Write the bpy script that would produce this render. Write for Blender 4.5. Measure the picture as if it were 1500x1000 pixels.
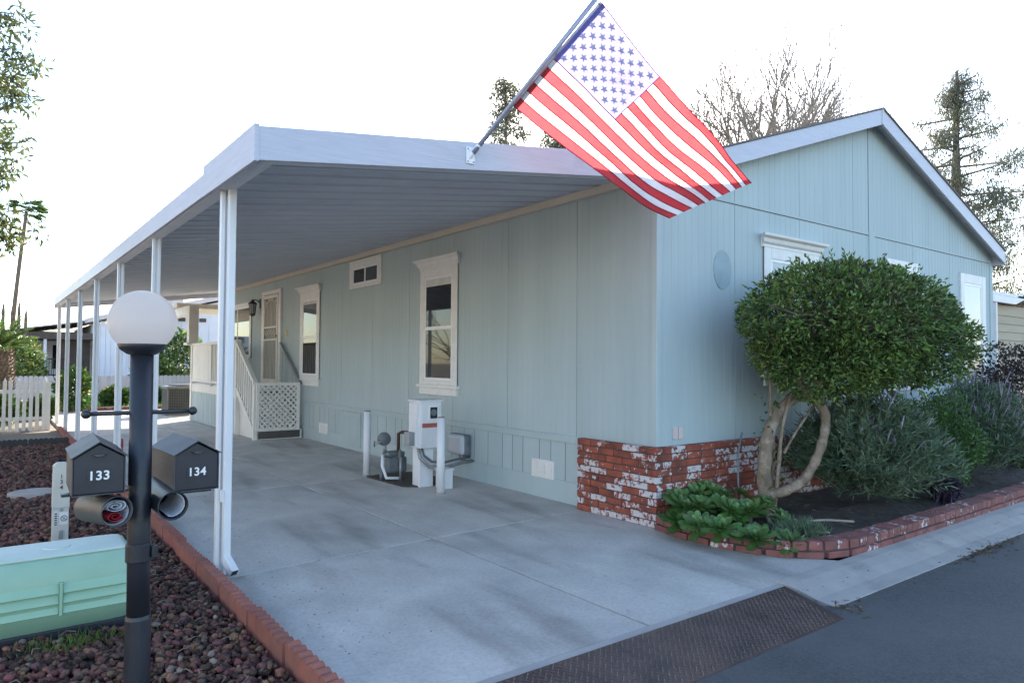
import bpy, math, random
import numpy as np
from mathutils import Vector, Matrix
for o in list(bpy.data.objects): bpy.data.objects.remove(o)
S = bpy.context.scene
COL = S.collection
R = math.radians

# ------------------------------------------------------------------ camera, sky, sun, exposure
cam = bpy.data.cameras.new('camera'); cam.lens = 24.52; cam.sensor_width = 36; cam.clip_end = 2000
co = bpy.data.objects.new('camera', cam); COL.objects.link(co)
co.matrix_world = Matrix(((0.798669, -0.022659, -0.601343, -4.9746), (-0.601737, -0.019537, -0.798456, -4.3679),
                          (0.006344, 0.999552, -0.029239, 1.5), (0, 0, 0, 1)))
S.camera = co
SUN_EL, SUN_AZ = 23.0, 46.0
w = bpy.data.worlds.new('World'); S.world = w; w.use_nodes = True
sky = w.node_tree.nodes.new('ShaderNodeTexSky'); sky.sky_type = 'NISHITA'; sky.sun_disc = False
sky.sun_elevation = R(SUN_EL); sky.sun_rotation = R(SUN_AZ); sky.dust_density = .6; sky.air_density = 1.0; sky.ozone_density = 1.6
bg = w.node_tree.nodes['Background']; w.node_tree.links.new(sky.outputs[0], bg.inputs[0]); bg.inputs[1].default_value = 0.13
sl = bpy.data.lights.new('sun', 'SUN'); sl.energy = 5.0; sl.angle = R(0.5); sl.color = (1.0, 0.88, 0.72)
so = bpy.data.objects.new('sun', sl); COL.objects.link(so)
sd = Vector((math.sin(R(SUN_AZ)) * math.cos(R(SUN_EL)), math.cos(R(SUN_AZ)) * math.cos(R(SUN_EL)), math.sin(R(SUN_EL))))
so.rotation_euler = sd.to_track_quat('Z', 'Y').to_euler()
S.view_settings.view_transform = 'Standard'; S.view_settings.look = 'None'; S.view_settings.gamma = 1
S.view_settings.exposure = 2.15
S.cycles.max_bounces = 8; S.cycles.transparent_max_bounces = 12

# ------------------------------------------------------------------ materials
def mat(name, c1, c2=None, rough=.7, scale=6, bump=0, bscale=60, metal=0, stretch=(1, 1, 1), rand=0, detail=4, trans=0, island=0, spots=None, spot_scale=3, spot_at=(.55, .7), bstretch=None, sstretch=None, emit=None, coat=0, rot=None):
    m = bpy.data.materials.new(name); m.use_nodes = True
    nt = m.node_tree; N = nt.nodes; L = nt.links; b = N['Principled BSDF']; out = N['Material Output']
    if c2 is None: c2 = tuple(x * .8 for x in c1)
    tc = N.new('ShaderNodeTexCoord'); src = tc.outputs['Object']
    if rand:
        oi = N.new('ShaderNodeObjectInfo'); va = N.new('ShaderNodeVectorMath'); va.operation = 'MULTIPLY_ADD'
        L.new(oi.outputs['Random'], va.inputs[0]); va.inputs[1].default_value = (71, 37, 53); L.new(src, va.inputs[2]); src = va.outputs[0]
    mp = N.new('ShaderNodeMapping'); mp.inputs['Scale'].default_value = stretch; L.new(src, mp.inputs[0])
    if rot: mp.inputs['Rotation'].default_value = rot
    n = N.new('ShaderNodeTexNoise'); n.inputs['Scale'].default_value = scale; n.inputs['Detail'].default_value = detail; L.new(mp.outputs[0], n.inputs[0])
    r = N.new('ShaderNodeValToRGB'); r.color_ramp.elements[0].position = .3; r.color_ramp.elements[1].position = .7
    r.color_ramp.elements[0].color = (*c1, 1); r.color_ramp.elements[1].color = (*c2, 1); L.new(n.outputs['Fac'], r.inputs[0])
    col = r.outputs[0]
    if spots:
        n3 = N.new('ShaderNodeTexNoise'); n3.inputs['Scale'].default_value = spot_scale; n3.inputs['Detail'].default_value = 6; n3.inputs['Roughness'].default_value = .65
        if sstretch:
            m3 = N.new('ShaderNodeMapping'); m3.inputs['Scale'].default_value = sstretch; L.new(src, m3.inputs[0]); L.new(m3.outputs[0], n3.inputs[0])
        else: L.new(mp.outputs[0] if stretch == (1, 1, 1) else src, n3.inputs[0])
        r3 = N.new('ShaderNodeValToRGB'); r3.color_ramp.elements[0].position = spot_at[0]; r3.color_ramp.elements[1].position = spot_at[1]; L.new(n3.outputs['Fac'], r3.inputs[0])
        mx = N.new('ShaderNodeMixRGB'); L.new(r3.outputs[0], mx.inputs[0]); L.new(col, mx.inputs[1]); mx.inputs[2].default_value = (*spots, 1); col = mx.outputs[0]
    if rand or island:
        hv = N.new('ShaderNodeHueSaturation'); ma = N.new('ShaderNodeMapRange'); k = island or rand
        if island: g = N.new('ShaderNodeNewGeometry'); L.new(g.outputs['Random Per Island'], ma.inputs[0])
        else: L.new(oi.outputs['Random'], ma.inputs[0])
        ma.inputs[3].default_value = 1 - k; ma.inputs[4].default_value = 1 + k; L.new(ma.outputs[0], hv.inputs['Value']); L.new(col, hv.inputs['Color'])
        mh = N.new('ShaderNodeMapRange'); wn = N.new('ShaderNodeMath'); wn.operation = 'FRACT'; wm = N.new('ShaderNodeMath'); wm.operation = 'MULTIPLY'; wm.inputs[1].default_value = 7.31
        L.new(ma.outputs[0], wm.inputs[0]); L.new(wm.outputs[0], wn.inputs[0]); L.new(wn.outputs[0], mh.inputs[0]); mh.inputs[3].default_value = .5 - .05 * k; mh.inputs[4].default_value = .5 + .05 * k
        L.new(mh.outputs[0], hv.inputs['Hue']); col = hv.outputs[0]
    L.new(col, b.inputs['Base Color']); b.inputs['Roughness'].default_value = rough; b.inputs['Metallic'].default_value = metal
    if coat: b.inputs['Coat Weight'].default_value = coat
    if bump:
        n2 = N.new('ShaderNodeTexNoise'); n2.inputs['Scale'].default_value = bscale; n2.inputs['Detail'].default_value = 5
        if bstretch:
            m2 = N.new('ShaderNodeMapping'); m2.inputs['Scale'].default_value = bstretch; L.new(src, m2.inputs[0]); L.new(m2.outputs[0], n2.inputs[0])
        else: L.new(src, n2.inputs[0])
        bp = N.new('ShaderNodeBump'); bp.inputs['Strength'].default_value = bump; bp.inputs['Distance'].default_value = .01
        L.new(n2.outputs['Fac'], bp.inputs['Height']); L.new(bp.outputs[0], b.inputs['Normal'])
    if trans:
        t = N.new('ShaderNodeBsdfTranslucent'); L.new(col, t.inputs[0]); ms = N.new('ShaderNodeMixShader'); ms.inputs[0].default_value = trans
        L.new(b.outputs[0], ms.inputs[1]); L.new(t.outputs[0], ms.inputs[2]); L.new(ms.outputs[0], out.inputs[0])
    return m
def glass(name, c, rough=.03):
    m = mat(name, c, tuple(x * .85 for x in c), rough=rough, scale=1.5)
    m.node_tree.nodes['Principled BSDF'].inputs['IOR'].default_value = 1.55
    return m
M = {}
M['siding'] = mat('sage_siding', (.425, .50, .51), (.38, .455, .465), .75, scale=2.2, stretch=(1, 1, .16), bump=.2, bscale=90, bstretch=(1, 1, .05), spots=(.355, .425, .435), spot_scale=3.2, spot_at=(.5, .85), sstretch=(1, 1, .09), rand=.025)
M['oval'] = mat('oval_paint', (.33, .42, .45), rough=.75)
M['trim'] = mat('white_trim', (.74, .73, .71), (.66, .65, .63), .5, scale=9, bump=.06, bscale=40)
M['trim2'] = mat('pale_alu', (.72, .735, .78), (.63, .65, .70), .42, scale=4, bump=.35, bscale=30, bstretch=(1, .12, 5))
M['fascia'] = mat('embossed_fascia', (.51, .515, .59), (.455, .46, .53), .45, scale=5, stretch=(.6, .6, 9), bump=.4, bscale=26, bstretch=(.25, .25, 3), spots=(.40, .40, .46), spot_scale=2.3, spot_at=(.6, .8))
M['deck'] = mat('carport_deck', (.62, .645, .70), (.55, .575, .63), .5, scale=1.5, rand=.02, spots=(.48, .50, .55), spot_scale=1.2, spot_at=(.5, .9))
M['post'] = mat('post_paint', (.70, .71, .74), (.65, .66, .69), .38, scale=3)
M['shingle'] = mat('shingle', (.20, .18, .165), (.13, .115, .105), .9, scale=40, bump=.6, bscale=120)
M['concrete'] = None
M['soil'] = mat('garden_soil', (.085, .065, .05), (.04, .03, .024), .95, scale=14, bump=1, bscale=50, spots=(.10, .085, .07), spot_scale=22, spot_at=(.6, .75))
M['dirt'] = mat('ground_earth', (.16, .13, .10), (.10, .085, .065), .95, scale=.6, bump=.4, bscale=20)
M['lava'] = mat('lava_rock', (.165, .07, .046), (.058, .035, .03), .85, scale=10, bump=.7, bscale=90, island=.8, detail=3)
M['pale_rock'] = mat('pale_rock', (.24, .19, .155), (.14, .115, .11), .85, scale=14, bump=.4, bscale=90, island=.4)
M['lavabase'] = mat('lava_bed', (.05, .03, .028), (.022, .015, .016), .95, scale=30, bump=1, bscale=45)
M['paver'] = mat('edging_concrete', (.33, .115, .085), (.23, .085, .07), .9, scale=12, bump=.5, bscale=110, rand=.14, spots=(.20, .14, .11), spot_scale=6, spot_at=(.55, .8))
M['plate'] = mat('rusty_plate', (.135, .095, .085), (.075, .055, .052), .38, scale=5, metal=.45, bump=.2, bscale=80, spots=(.14, .09, .07), spot_scale=1.6, spot_at=(.5, .8))
M['mortar'] = mat('mortar', (.10, .085, .08), (.065, .055, .055), .95, scale=30, bump=.5, bscale=90)
M['curb'] = mat('curb_concrete', (.40, .37, .34), (.31, .29, .275), .9, scale=4, bump=.3, bscale=90, rand=.04, spots=(.17, .165, .17), spot_scale=2.2, spot_at=(.58, .85))
M['asphalt'] = mat('asphalt', (.075, .076, .08), (.038, .039, .043), .8, scale=70, detail=2, bump=.5, bscale=120, spots=(.10, .10, .103), spot_scale=.45, spot_at=(.42, .72))
M['leaf'] = mat('ficus_leaf', (.15, .22, .05), (.055, .105, .03), .45, scale=2.2, trans=.25, island=.75, spots=(.12, .10, .045), spot_scale=2.6, spot_at=(.55, .72))
M['twig'] = mat('twig', (.16, .12, .085), (.10, .075, .055), .9, scale=20)
M['bark'] = mat('tree_bark', (.27, .20, .14), (.13, .095, .07), .9, scale=11, bump=1, bscale=28, stretch=(1, 1, .45), spots=(.34, .28, .22), spot_scale=9, spot_at=(.5, .68))
M['succ'] = mat('succulent_leaf', (.095, .19, .04), (.05, .11, .028), .38, scale=9, rand=.35, trans=.12, spots=(.17, .09, .05), spot_scale=4, spot_at=(.58, .78))
M['sage'] = mat('sage_leaf', (.125, .18, .105), (.07, .115, .06), .7, scale=1.6, trans=.12, island=.5)
M['sagestem'] = mat('sage_stem', (.30, .29, .27), (.17, .16, .17), .8, scale=10, island=.3)
M['sageflower'] = mat('sage_flower', (.33, .29, .33), (.17, .12, .21), .8, scale=10, island=.5)
M['greenbush'] = mat('green_bush_leaf', (.075, .15, .03), (.035, .085, .02), .5, scale=2, trans=.2, island=.5)
M['darkred'] = mat('dark_red_leaf', (.05, .028, .03), (.028, .022, .02), .6, scale=3, trans=.1, island=.6)
M['purple'] = mat('purple_leaf', (.035, .018, .05), (.02, .012, .03), .6, scale=8, island=.4)
M['black'] = mat('black_paint', (.025, .027, .036), (.017, .018, .025), .42, scale=7, bump=.15, bscale=60)
M['mailbox'] = mat('mailbox_paint', (.03, .033, .045), (.02, .022, .03), .38, scale=5, bump=.05)
M['mailside'] = mat('mailbox_weathered', (.075, .073, .08), (.04, .04, .045), .5, scale=5, bump=.2)
M['white'] = mat('white_plastic', (.8, .8, .8), (.75, .75, .76), .4)
M['paper'] = mat('newsprint', (.68, .68, .72), (.5, .5, .56), .8, scale=30)
M['redpaper'] = mat('red_print', (.5, .02, .04), (.36, .015, .03), .6)
M['globe'] = mat('opal_globe', (.92, .85, .80), (.91, .84, .79), .22, trans=.78, coat=.3)
M['mint'] = mat('mint_plastic', (.29, .475, .345), (.25, .425, .305), .5, scale=3, bump=.06, bscale=80, spots=(.35, .48, .39), spot_scale=2, spot_at=(.5, .9))
M['mintlid'] = mat('mint_pale_lid', (.52, .60, .54), (.44, .54, .47), .55, scale=3, bump=.1, bscale=60)  # lid is a paler green than the vault body
M['beige'] = mat('beige_pedestal', (.56, .55, .50), (.47, .46, .42), .6, scale=5, spots=(.32, .30, .27), spot_scale=5, spot_at=(.62, .8))
M['meterwhite'] = mat('meter_paint', (.72, .72, .74), (.65, .65, .67), .5, scale=4, spots=(.40, .28, .2), spot_scale=9, spot_at=(.72, .78))
M['galv'] = mat('galvanised', (.36, .37, .39), (.28, .29, .3), .45, metal=.6, scale=10)
M['gasgrey'] = mat('gas_meter_grey', (.16, .18, .19), (.10, .11, .12), .55, scale=9)
M['rust'] = mat('rusty_iron', (.13, .075, .05), (.07, .045, .035), .8, scale=14, bump=.4)
M['greybox'] = mat('grey_box', (.50, .52, .56), (.45, .47, .5), .5)
M['redband'] = mat('red_tape', (.45, .10, .08), (.33, .08, .07), .6)
M['darkglass'] = glass('dark_glass', (.018, .02, .026))
M['midglass'] = glass('grey_glass', (.06, .065, .075))
M['paleglass'] = glass('blind_glass', (.40, .44, .47), .06)
M['blind'] = mat('window_blind', (.62, .62, .6), rough=.7)
M['brown_board'] = mat('brown_board', (.10, .075, .06), (.065, .05, .042), .8, scale=5)
M['iron'] = mat('iron_furniture', (.02, .02, .022), rough=.5)
M['pinkwhite'] = mat('pink_white_board', (.60, .52, .50), (.52, .45, .44), .8, scale=3, rand=.06, stretch=(1, 1, .3))
M['picket'] = mat('picket_paint', (.74, .71, .66), (.66, .63, .58), .6, scale=5, rand=.04)
M['nbwall'] = mat('pale_stucco', (.68, .68, .72), (.62, .62, .66), .8, scale=2)
M['nbwarm'] = mat('cream_siding', (.60, .55, .47), (.54, .49, .42), .8, scale=2)
M['tan'] = mat('tan_siding', (.42, .35, .25), (.36, .30, .215), .75, scale=2, stretch=(.4, .4, 4), rand=.04)
M['nbroof'] = mat('grey_roof', (.33, .31, .31), (.25, .24, .24), .8, scale=6)
M['grass'] = mat('lawn_blade', (.12, .20, .03), (.07, .13, .02), .6, scale=1.5, trans=.3, island=.4)
M['lawn'] = mat('lawn_base', (.06, .09, .02), (.04, .06, .018), .9, scale=4)
M['yellow'] = mat('yellow_flower_and_lit_leaf', (.65, .42, .02), (.5, .3, .01), .6, trans=.4, island=.3)
M['reddish'] = mat('red_flower', (.40, .03, .05), (.25, .02, .04), .6, trans=.3, island=.3)
M['cedar'] = mat('conifer_needle', (.21, .20, .12), (.12, .13, .10), .7, scale=.5, trans=.25, island=.5)
M['euc'] = mat('left_tree_leaf', (.14, .15, .04), (.075, .095, .03), .5, scale=.8, trans=.35, island=.5)
M['trunk'] = mat('grey_trunk', (.17, .145, .12), (.10, .085, .07), .9, scale=6, bump=.5, bscale=20)
M['bare'] = mat('bare_branch', (.32, .27, .225), (.22, .185, .155), .9, scale=6)
M['palmleaf'] = mat('palm_leaf', (.10, .16, .035), (.06, .11, .03), .5, scale=2, trans=.3, island=.3)
M['palmtrunk'] = mat('palm_trunk', (.20, .145, .10), (.10, .075, .055), .95, scale=9, bump=1, bscale=14)
M['root'] = mat('dry_root', (.34, .29, .23), (.24, .2, .16), .9, scale=12)
M['litter'] = mat('leaf_litter', (.17, .12, .06), (.08, .055, .035), .9, scale=8, island=.6)
M['acgrey'] = mat('condenser_grey', (.15, .15, .14), (.11, .11, .105), .5, scale=6)
M['acdark'] = mat('condenser_fins', (.05, .05, .05), rough=.6, metal=.3)
M['sticker'] = mat('sticker_white', (.75, .75, .75), rough=.5)
M['ink'] = mat('ink', (.03, .03, .035), rough=.6)
M['dish'] = mat('dish_grey', (.20, .24, .30), (.16, .19, .25), .5)
M['awn'] = mat('awning_white', (.66, .66, .68), (.58, .58, .61), .45, scale=3)
M['lantern'] = mat('lantern_black', (.02, .02, .02), rough=.4)
M['lglass'] = glass('lantern_glass', (.35, .36, .36), .1)
M['brass'] = mat('doorbell_brass', (.45, .32, .12), rough=.4, metal=.8)
M['polemetal'] = mat('flag_pole_metal', (.33, .34, .42), (.27, .28, .35), .35, scale=8, metal=.3)
M['doorgrey'] = mat('door_leaf_grey', (.26, .25, .225), (.22, .21, .19), .6)  # beige grey door leaf, darker than the grille bars
M['mat'] = mat('step_mat', (.10, .09, .085), rough=.9)

def concrete_mat():
    m = mat('driveway_concrete', (.58, .55, .50), (.46, .435, .40), .8, scale=2.2, bump=.18, bscale=140, detail=8, spots=(.34, .325, .305), spot_scale=.6, spot_at=(.45, .85))
    nt = m.node_tree; N = nt.nodes; L = nt.links; b = N['Principled BSDF']
    src = b.inputs['Base Color'].links[0].from_socket
    n = N.new('ShaderNodeTexNoise'); n.inputs['Scale'].default_value = 1.6; n.inputs['Detail'].default_value = 3
    mp = N.new('ShaderNodeMapping'); mp.inputs['Scale'].default_value = (1.9, .42, 1); mp.inputs['Rotation'].default_value = (0, 0, .25)
    tc = N.new('ShaderNodeTexCoord'); L.new(tc.outputs['Object'], mp.inputs[0]); L.new(mp.outputs[0], n.inputs[0])
    r = N.new('ShaderNodeValToRGB'); r.color_ramp.elements[0].position = .52; r.color_ramp.elements[1].position = .72
    r.color_ramp.elements[0].color = (1, 1, 1, 1); r.color_ramp.elements[1].color = (.70, .69, .68, 1); L.new(n.outputs['Fac'], r.inputs[0])
    f = N.new('ShaderNodeTexNoise'); f.inputs['Scale'].default_value = 45; f.inputs['Detail'].default_value = 6; L.new(tc.outputs['Object'], f.inputs[0])
    r2 = N.new('ShaderNodeValToRGB'); r2.color_ramp.elements[0].position = .3; r2.color_ramp.elements[1].position = .6
    r2.color_ramp.elements[0].color = (.84, .84, .84, 1); r2.color_ramp.elements[1].color = (1, 1, 1, 1); L.new(f.outputs['Fac'], r2.inputs[0])
    m1 = N.new('ShaderNodeMixRGB'); m1.blend_type = 'MULTIPLY'; m1.inputs[0].default_value = 1; L.new(src, m1.inputs[1]); L.new(r.outputs[0], m1.inputs[2])
    m2 = N.new('ShaderNodeMixRGB'); m2.blend_type = 'MULTIPLY'; m2.inputs[0].default_value = 1; L.new(m1.outputs[0], m2.inputs[1]); L.new(r2.outputs[0], m2.inputs[2])
    f3 = N.new('ShaderNodeTexNoise'); f3.inputs['Scale'].default_value = 13; f3.inputs['Detail'].default_value = 5; L.new(tc.outputs['Object'], f3.inputs[0])
    r3 = N.new('ShaderNodeValToRGB'); r3.color_ramp.elements[0].position = .68; r3.color_ramp.elements[1].position = .74
    r3.color_ramp.elements[0].color = (1, 1, 1, 1); r3.color_ramp.elements[1].color = (.70, .68, .66, 1); L.new(f3.outputs['Fac'], r3.inputs[0])
    m3 = N.new('ShaderNodeMixRGB'); m3.blend_type = 'MULTIPLY'; m3.inputs[0].default_value = 1; L.new(m2.outputs[0], m3.inputs[1]); L.new(r3.outputs[0], m3.inputs[2])
    L.new(m3.outputs[0], b.inputs['Base Color']); return m
M['concrete'] = concrete_mat()

def brick_mat(name, paint=.5, lo=(.12, .035, .026), hi=(.36, .085, .045)):
    m = bpy.data.materials.new(name); m.use_nodes = True; nt = m.node_tree; N = nt.nodes; L = nt.links; b = N['Principled BSDF']
    tc = N.new('ShaderNodeTexCoord'); oi = N.new('ShaderNodeObjectInfo'); va = N.new('ShaderNodeVectorMath'); va.operation = 'MULTIPLY_ADD'
    L.new(oi.outputs['Random'], va.inputs[0]); va.inputs[1].default_value = (71, 37, 53); L.new(tc.outputs['Object'], va.inputs[2])
    n = N.new('ShaderNodeTexNoise'); n.inputs['Scale'].default_value = 22; n.inputs['Detail'].default_value = 8; n.inputs['Roughness'].default_value = .68; L.new(va.outputs[0], n.inputs[0])
    f = N.new('ShaderNodeMath'); f.operation = 'FRACT'; mu = N.new('ShaderNodeMath'); mu.operation = 'MULTIPLY'; mu.inputs[1].default_value = 13.7
    L.new(oi.outputs['Random'], mu.inputs[0]); L.new(mu.outputs[0], f.inputs[0])
    mr = N.new('ShaderNodeMapRange'); L.new(f.outputs[0], mr.inputs[0]); mr.inputs[3].default_value = -.24 + paint * .24; mr.inputs[4].default_value = .0 + paint * .30
    ad = N.new('ShaderNodeMath'); L.new(n.outputs['Fac'], ad.inputs[0]); L.new(mr.outputs[0], ad.inputs[1])
    r = N.new('ShaderNodeValToRGB'); r.color_ramp.elements[0].position = .55; r.color_ramp.elements[1].position = .60; L.new(ad.outputs[0], r.inputs[0])
    n2 = N.new('ShaderNodeTexNoise'); n2.inputs['Scale'].default_value = 5; n2.inputs['Detail'].default_value = 4; L.new(va.outputs[0], n2.inputs[0])
    rr = N.new('ShaderNodeValToRGB'); rr.color_ramp.elements[0].position = .3; rr.color_ramp.elements[1].position = .7
    rr.color_ramp.elements[0].color = (*lo, 1); rr.color_ramp.elements[1].color = (*hi, 1); L.new(n2.outputs['Fac'], rr.inputs[0])
    mx = N.new('ShaderNodeMixRGB'); L.new(r.outputs[0], mx.inputs[0]); L.new(rr.outputs[0], mx.inputs[1]); mx.inputs[2].default_value = (.56, .51, .51, 1)
    L.new(mx.outputs[0], b.inputs['Base Color']); b.inputs['Roughness'].default_value = .85
    bp = N.new('ShaderNodeBump'); bp.inputs['Strength'].default_value = .6; bp.inputs['Distance'].default_value = .006; L.new(ad.outputs[0], bp.inputs['Height']); L.new(bp.outputs[0], b.inputs['Normal'])
    return m
M['brick'] = brick_mat('painted_brick', .47)
M['edgebrick'] = brick_mat('edge_brick', .12, (.13, .055, .05), (.28, .10, .085))

# ------------------------------------------------------------------ mesh helpers
WP = {}
def tag(o, label=None, cat=None, group=None, kind=None):
    if label: o['label'] = label
    if cat: o['category'] = cat
    if group: o['group'] = group
    if kind: o['kind'] = kind
    return o
def thing(name, label, cat, loc=(0, 0, 0), group=None, rz=0):
    o = bpy.data.objects.new(name, None); COL.objects.link(o); o.location = loc; o.rotation_euler = (0, 0, rz); o.empty_display_size = .2
    WP[o.name] = Vector(loc); return tag(o, label, cat, group)
class G:
    def __init__(s): s.v = []; s.f = []
    def add(s, vs, fs):
        k = len(s.v); s.v += [tuple(float(c) for c in p) for p in vs]; s.f += [tuple(i + k for i in f) for f in fs]; return s
    def box(s, a, b):
        x0, y0, z0 = a; x1, y1, z1 = b
        return s.add([(x0, y0, z0), (x1, y0, z0), (x1, y1, z0), (x0, y1, z0), (x0, y0, z1), (x1, y0, z1), (x1, y1, z1), (x0, y1, z1)],
                     [(0, 3, 2, 1), (4, 5, 6, 7), (0, 1, 5, 4), (1, 2, 6, 5), (2, 3, 7, 6), (3, 0, 4, 7)])
    def cb(s, c, d): return s.box([c[i] - d[i] / 2 for i in range(3)], [c[i] + d[i] / 2 for i in range(3)])
    def prism(s, poly, fn0, fn1):
        n = len(poly); vs = [fn0(*p) for p in poly] + [fn1(*p) for p in poly]
        return s.add(vs, [tuple(range(n))[::-1], tuple(range(n, 2 * n))] + [(i, (i + 1) % n, n + (i + 1) % n, n + i) for i in range(n)])
    def bar(s, p, q, a, b, up=(0, 0, 1)):
        p = Vector(p); q = Vector(q); d = (q - p).normalized(); u = Vector(up)
        if abs(d.dot(u)) > .95: u = Vector((0, 1, 0))
        x = d.cross(u).normalized() * a / 2; y = x.cross(d).normalized() * b / 2
        return s.prism([(-1, -1), (1, -1), (1, 1), (-1, 1)], lambda i, j: p + x * i + y * j, lambda i, j: q + x * i + y * j)
    def tube(s, pts, rs, n=8, cap=True):
        pts = [Vector(p) for p in pts]
        if not hasattr(rs, '__len__'): rs = [rs] * len(pts)
        k0 = len(s.v); ref = None
        for i, p in enumerate(pts):
            d = (pts[min(i + 1, len(pts) - 1)] - pts[max(i - 1, 0)]).normalized()
            if ref is None: ref = Vector((0, 0, 1)) if abs(d.z) < .9 else Vector((1, 0, 0))
            x = d.cross(ref).normalized(); y = x.cross(d); ref = y
            for j in range(n):
                t = 2 * math.pi * j / n; s.v.append(tuple(p + (x * math.cos(t) + y * math.sin(t)) * rs[i]))
        for i in range(len(pts) - 1):
            for j in range(n):
                a = k0 + i * n + j; b = k0 + i * n + (j + 1) % n; s.f.append((a, b, b + n, a + n))
        if cap: s.f.append(tuple(range(k0, k0 + n))[::-1]); s.f.append(tuple(range(k0 + (len(pts) - 1) * n, k0 + len(pts) * n)))
        return s
    def lathe(s, prof, c, n=24, ax=None):
        k0 = len(s.v); c = Vector(c)
        for r, z in prof:
            for j in range(n):
                t = 2 * math.pi * j / n; p = Vector((r * math.cos(t), r * math.sin(t), z))
                s.v.append(tuple(c + (ax @ p if ax else p)))
        for i in range(len(prof) - 1):
            for j in range(n):
                a = k0 + i * n + j; b = k0 + i * n + (j + 1) % n; s.f.append((a, b, b + n, a + n))
        s.f.append(tuple(range(k0, k0 + n))[::-1]); s.f.append(tuple(range(k0 + (len(prof) - 1) * n, k0 + len(prof) * n)))
        return s
    def ball(s, c, r, n=12, sq=(1, 1, 1)):
        k = len(s.v); prof = [(r * math.sin(math.pi * i / n), -r * math.cos(math.pi * i / n)) for i in range(1, n)]
        s.lathe(prof, (0, 0, 0), n * 2); s.v[k:] = [(c[0] + x * sq[0], c[1] + y * sq[1], c[2] + z * sq[2]) for x, y, z in s.v[k:]]; return s
    def arr(s, V, F):
        k = len(s.v); s.v += [tuple(p) for p in V.tolist()]; s.f += [tuple(f) for f in (F + k).tolist()]; return s
    def obj(s, name, m, parent=None, smooth=False, bevel=0, label=None, base=False):
        V = np.array(s.v, dtype=np.float64); lo = V.min(0); hi = V.max(0); c = (lo + hi) / 2
        if base or parent is None: c[2] = lo[2]
        me = bpy.data.meshes.new(name); me.from_pydata((V - c).tolist(), [], s.f)
        if not isinstance(m, (list, tuple)): m = [m]
        for x in m: me.materials.append(x)
        if smooth: me.polygons.foreach_set('use_smooth', [True] * len(me.polygons))
        me.update()
        o = bpy.data.objects.new(name, me); COL.objects.link(o)
        off = WP[parent.name] if parent else Vector((0, 0, 0)); o.location = Vector(c) - off; WP[o.name] = Vector(c)
        if parent: o.parent = parent
        if smooth == 'auto':
            try:
                me.shade_smooth() if False else None
            except Exception: pass
        if bevel:
            b = o.modifiers.new('bevel', 'BEVEL'); b.width = bevel; b.segments = 2; b.limit_method = 'ANGLE'; b.angle_limit = R(40)
        if label: o['label'] = label
        return o
def put(src, loc, parent=None, scale=None, rot=None):
    c = src.copy(); COL.objects.link(c); off = WP[parent.name] if parent else Vector((0, 0, 0)); c.location = Vector(loc) - off; WP[c.name] = Vector(loc); c.parent = parent
    if scale: c.scale = scale
    if rot is not None: c.rotation_euler = rot
    return c
class Rep:            # a repeated piece: first call keeps the mesh, later calls copy it
    def __init__(s, name, m, g, bevel=0, smooth=False): s.a = (name, m, g, bevel, smooth); s.o = None; s.me = None
    def at(s, loc, parent, scale=None, rot=None):
        if s.me is None:
            o = s.a[2].obj(s.a[0], s.a[1], None, s.a[4], s.a[3]); s.me = o
            me = o.data; off = o.location.copy()
            for v in me.vertices: v.co += off
            o.location = (0, 0, 0)
            o.parent = parent; o.location = Vector(loc) - (WP[parent.name] if parent else Vector()); WP[o.name] = Vector(loc)
            if scale: o.scale = scale
            if rot is not None: o.rotation_euler = rot
            return o
        c = put(s.me, loc, parent); c.scale = scale or (1, 1, 1); c.rotation_euler = rot if rot is not None else (0, 0, 0); return c
def text(name, s, size, m, parent, loc, rot, ext=.0008, offset=0.0, align='CENTER'):
    cu = bpy.data.curves.new(name, 'FONT'); cu.body = s; cu.size = size; cu.extrude = ext; cu.offset = offset; cu.align_x = align; cu.align_y = 'CENTER'
    t = bpy.data.objects.new('lettering', cu); COL.objects.link(t); bpy.context.view_layer.update()
    me = bpy.data.meshes.new_from_object(t.evaluated_get(bpy.context.evaluated_depsgraph_get())); bpy.data.objects.remove(t); me.materials.clear(); me.materials.append(m); me.name = name
    o = bpy.data.objects.new(name, me); COL.objects.link(o); o.parent = parent; o.location = Vector(loc) - WP[parent.name]; o.rotation_euler = rot; WP[o.name] = Vector(loc); return o
rng = np.random.default_rng(7); rnd = random.Random(5)
def unit(a): return a / np.maximum(np.linalg.norm(a, axis=-1, keepdims=True), 1e-9)
def leaves(g, P, D, L, W, fold=.25, up=None):
    # P base points, D directions, L lengths, W widths: one creased 4-vertex leaf each
    n = len(P); D = unit(D); ref = rng.normal(size=(n, 3)) if up is None else up
    Sx = unit(np.cross(D, ref)); Nn = np.cross(Sx, D); L = np.broadcast_to(np.asarray(L, float).reshape(-1, 1), (n, 1)); W = np.broadcast_to(np.asarray(W, float).reshape(-1, 1), (n, 1))
    mid = P + D * L * .45
    V = np.stack([P, mid + Sx * W * .5 + Nn * W * fold, P + D * L - Nn * L * .08, mid - Sx * W * .5 + Nn * W * fold], 1).reshape(-1, 3)
    k = np.arange(n)[:, None] * 4
    F = np.concatenate([k + np.array([[0, 1, 2]]), k + np.array([[0, 2, 3]])], 0)
    return g.arr(V, F)
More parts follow.
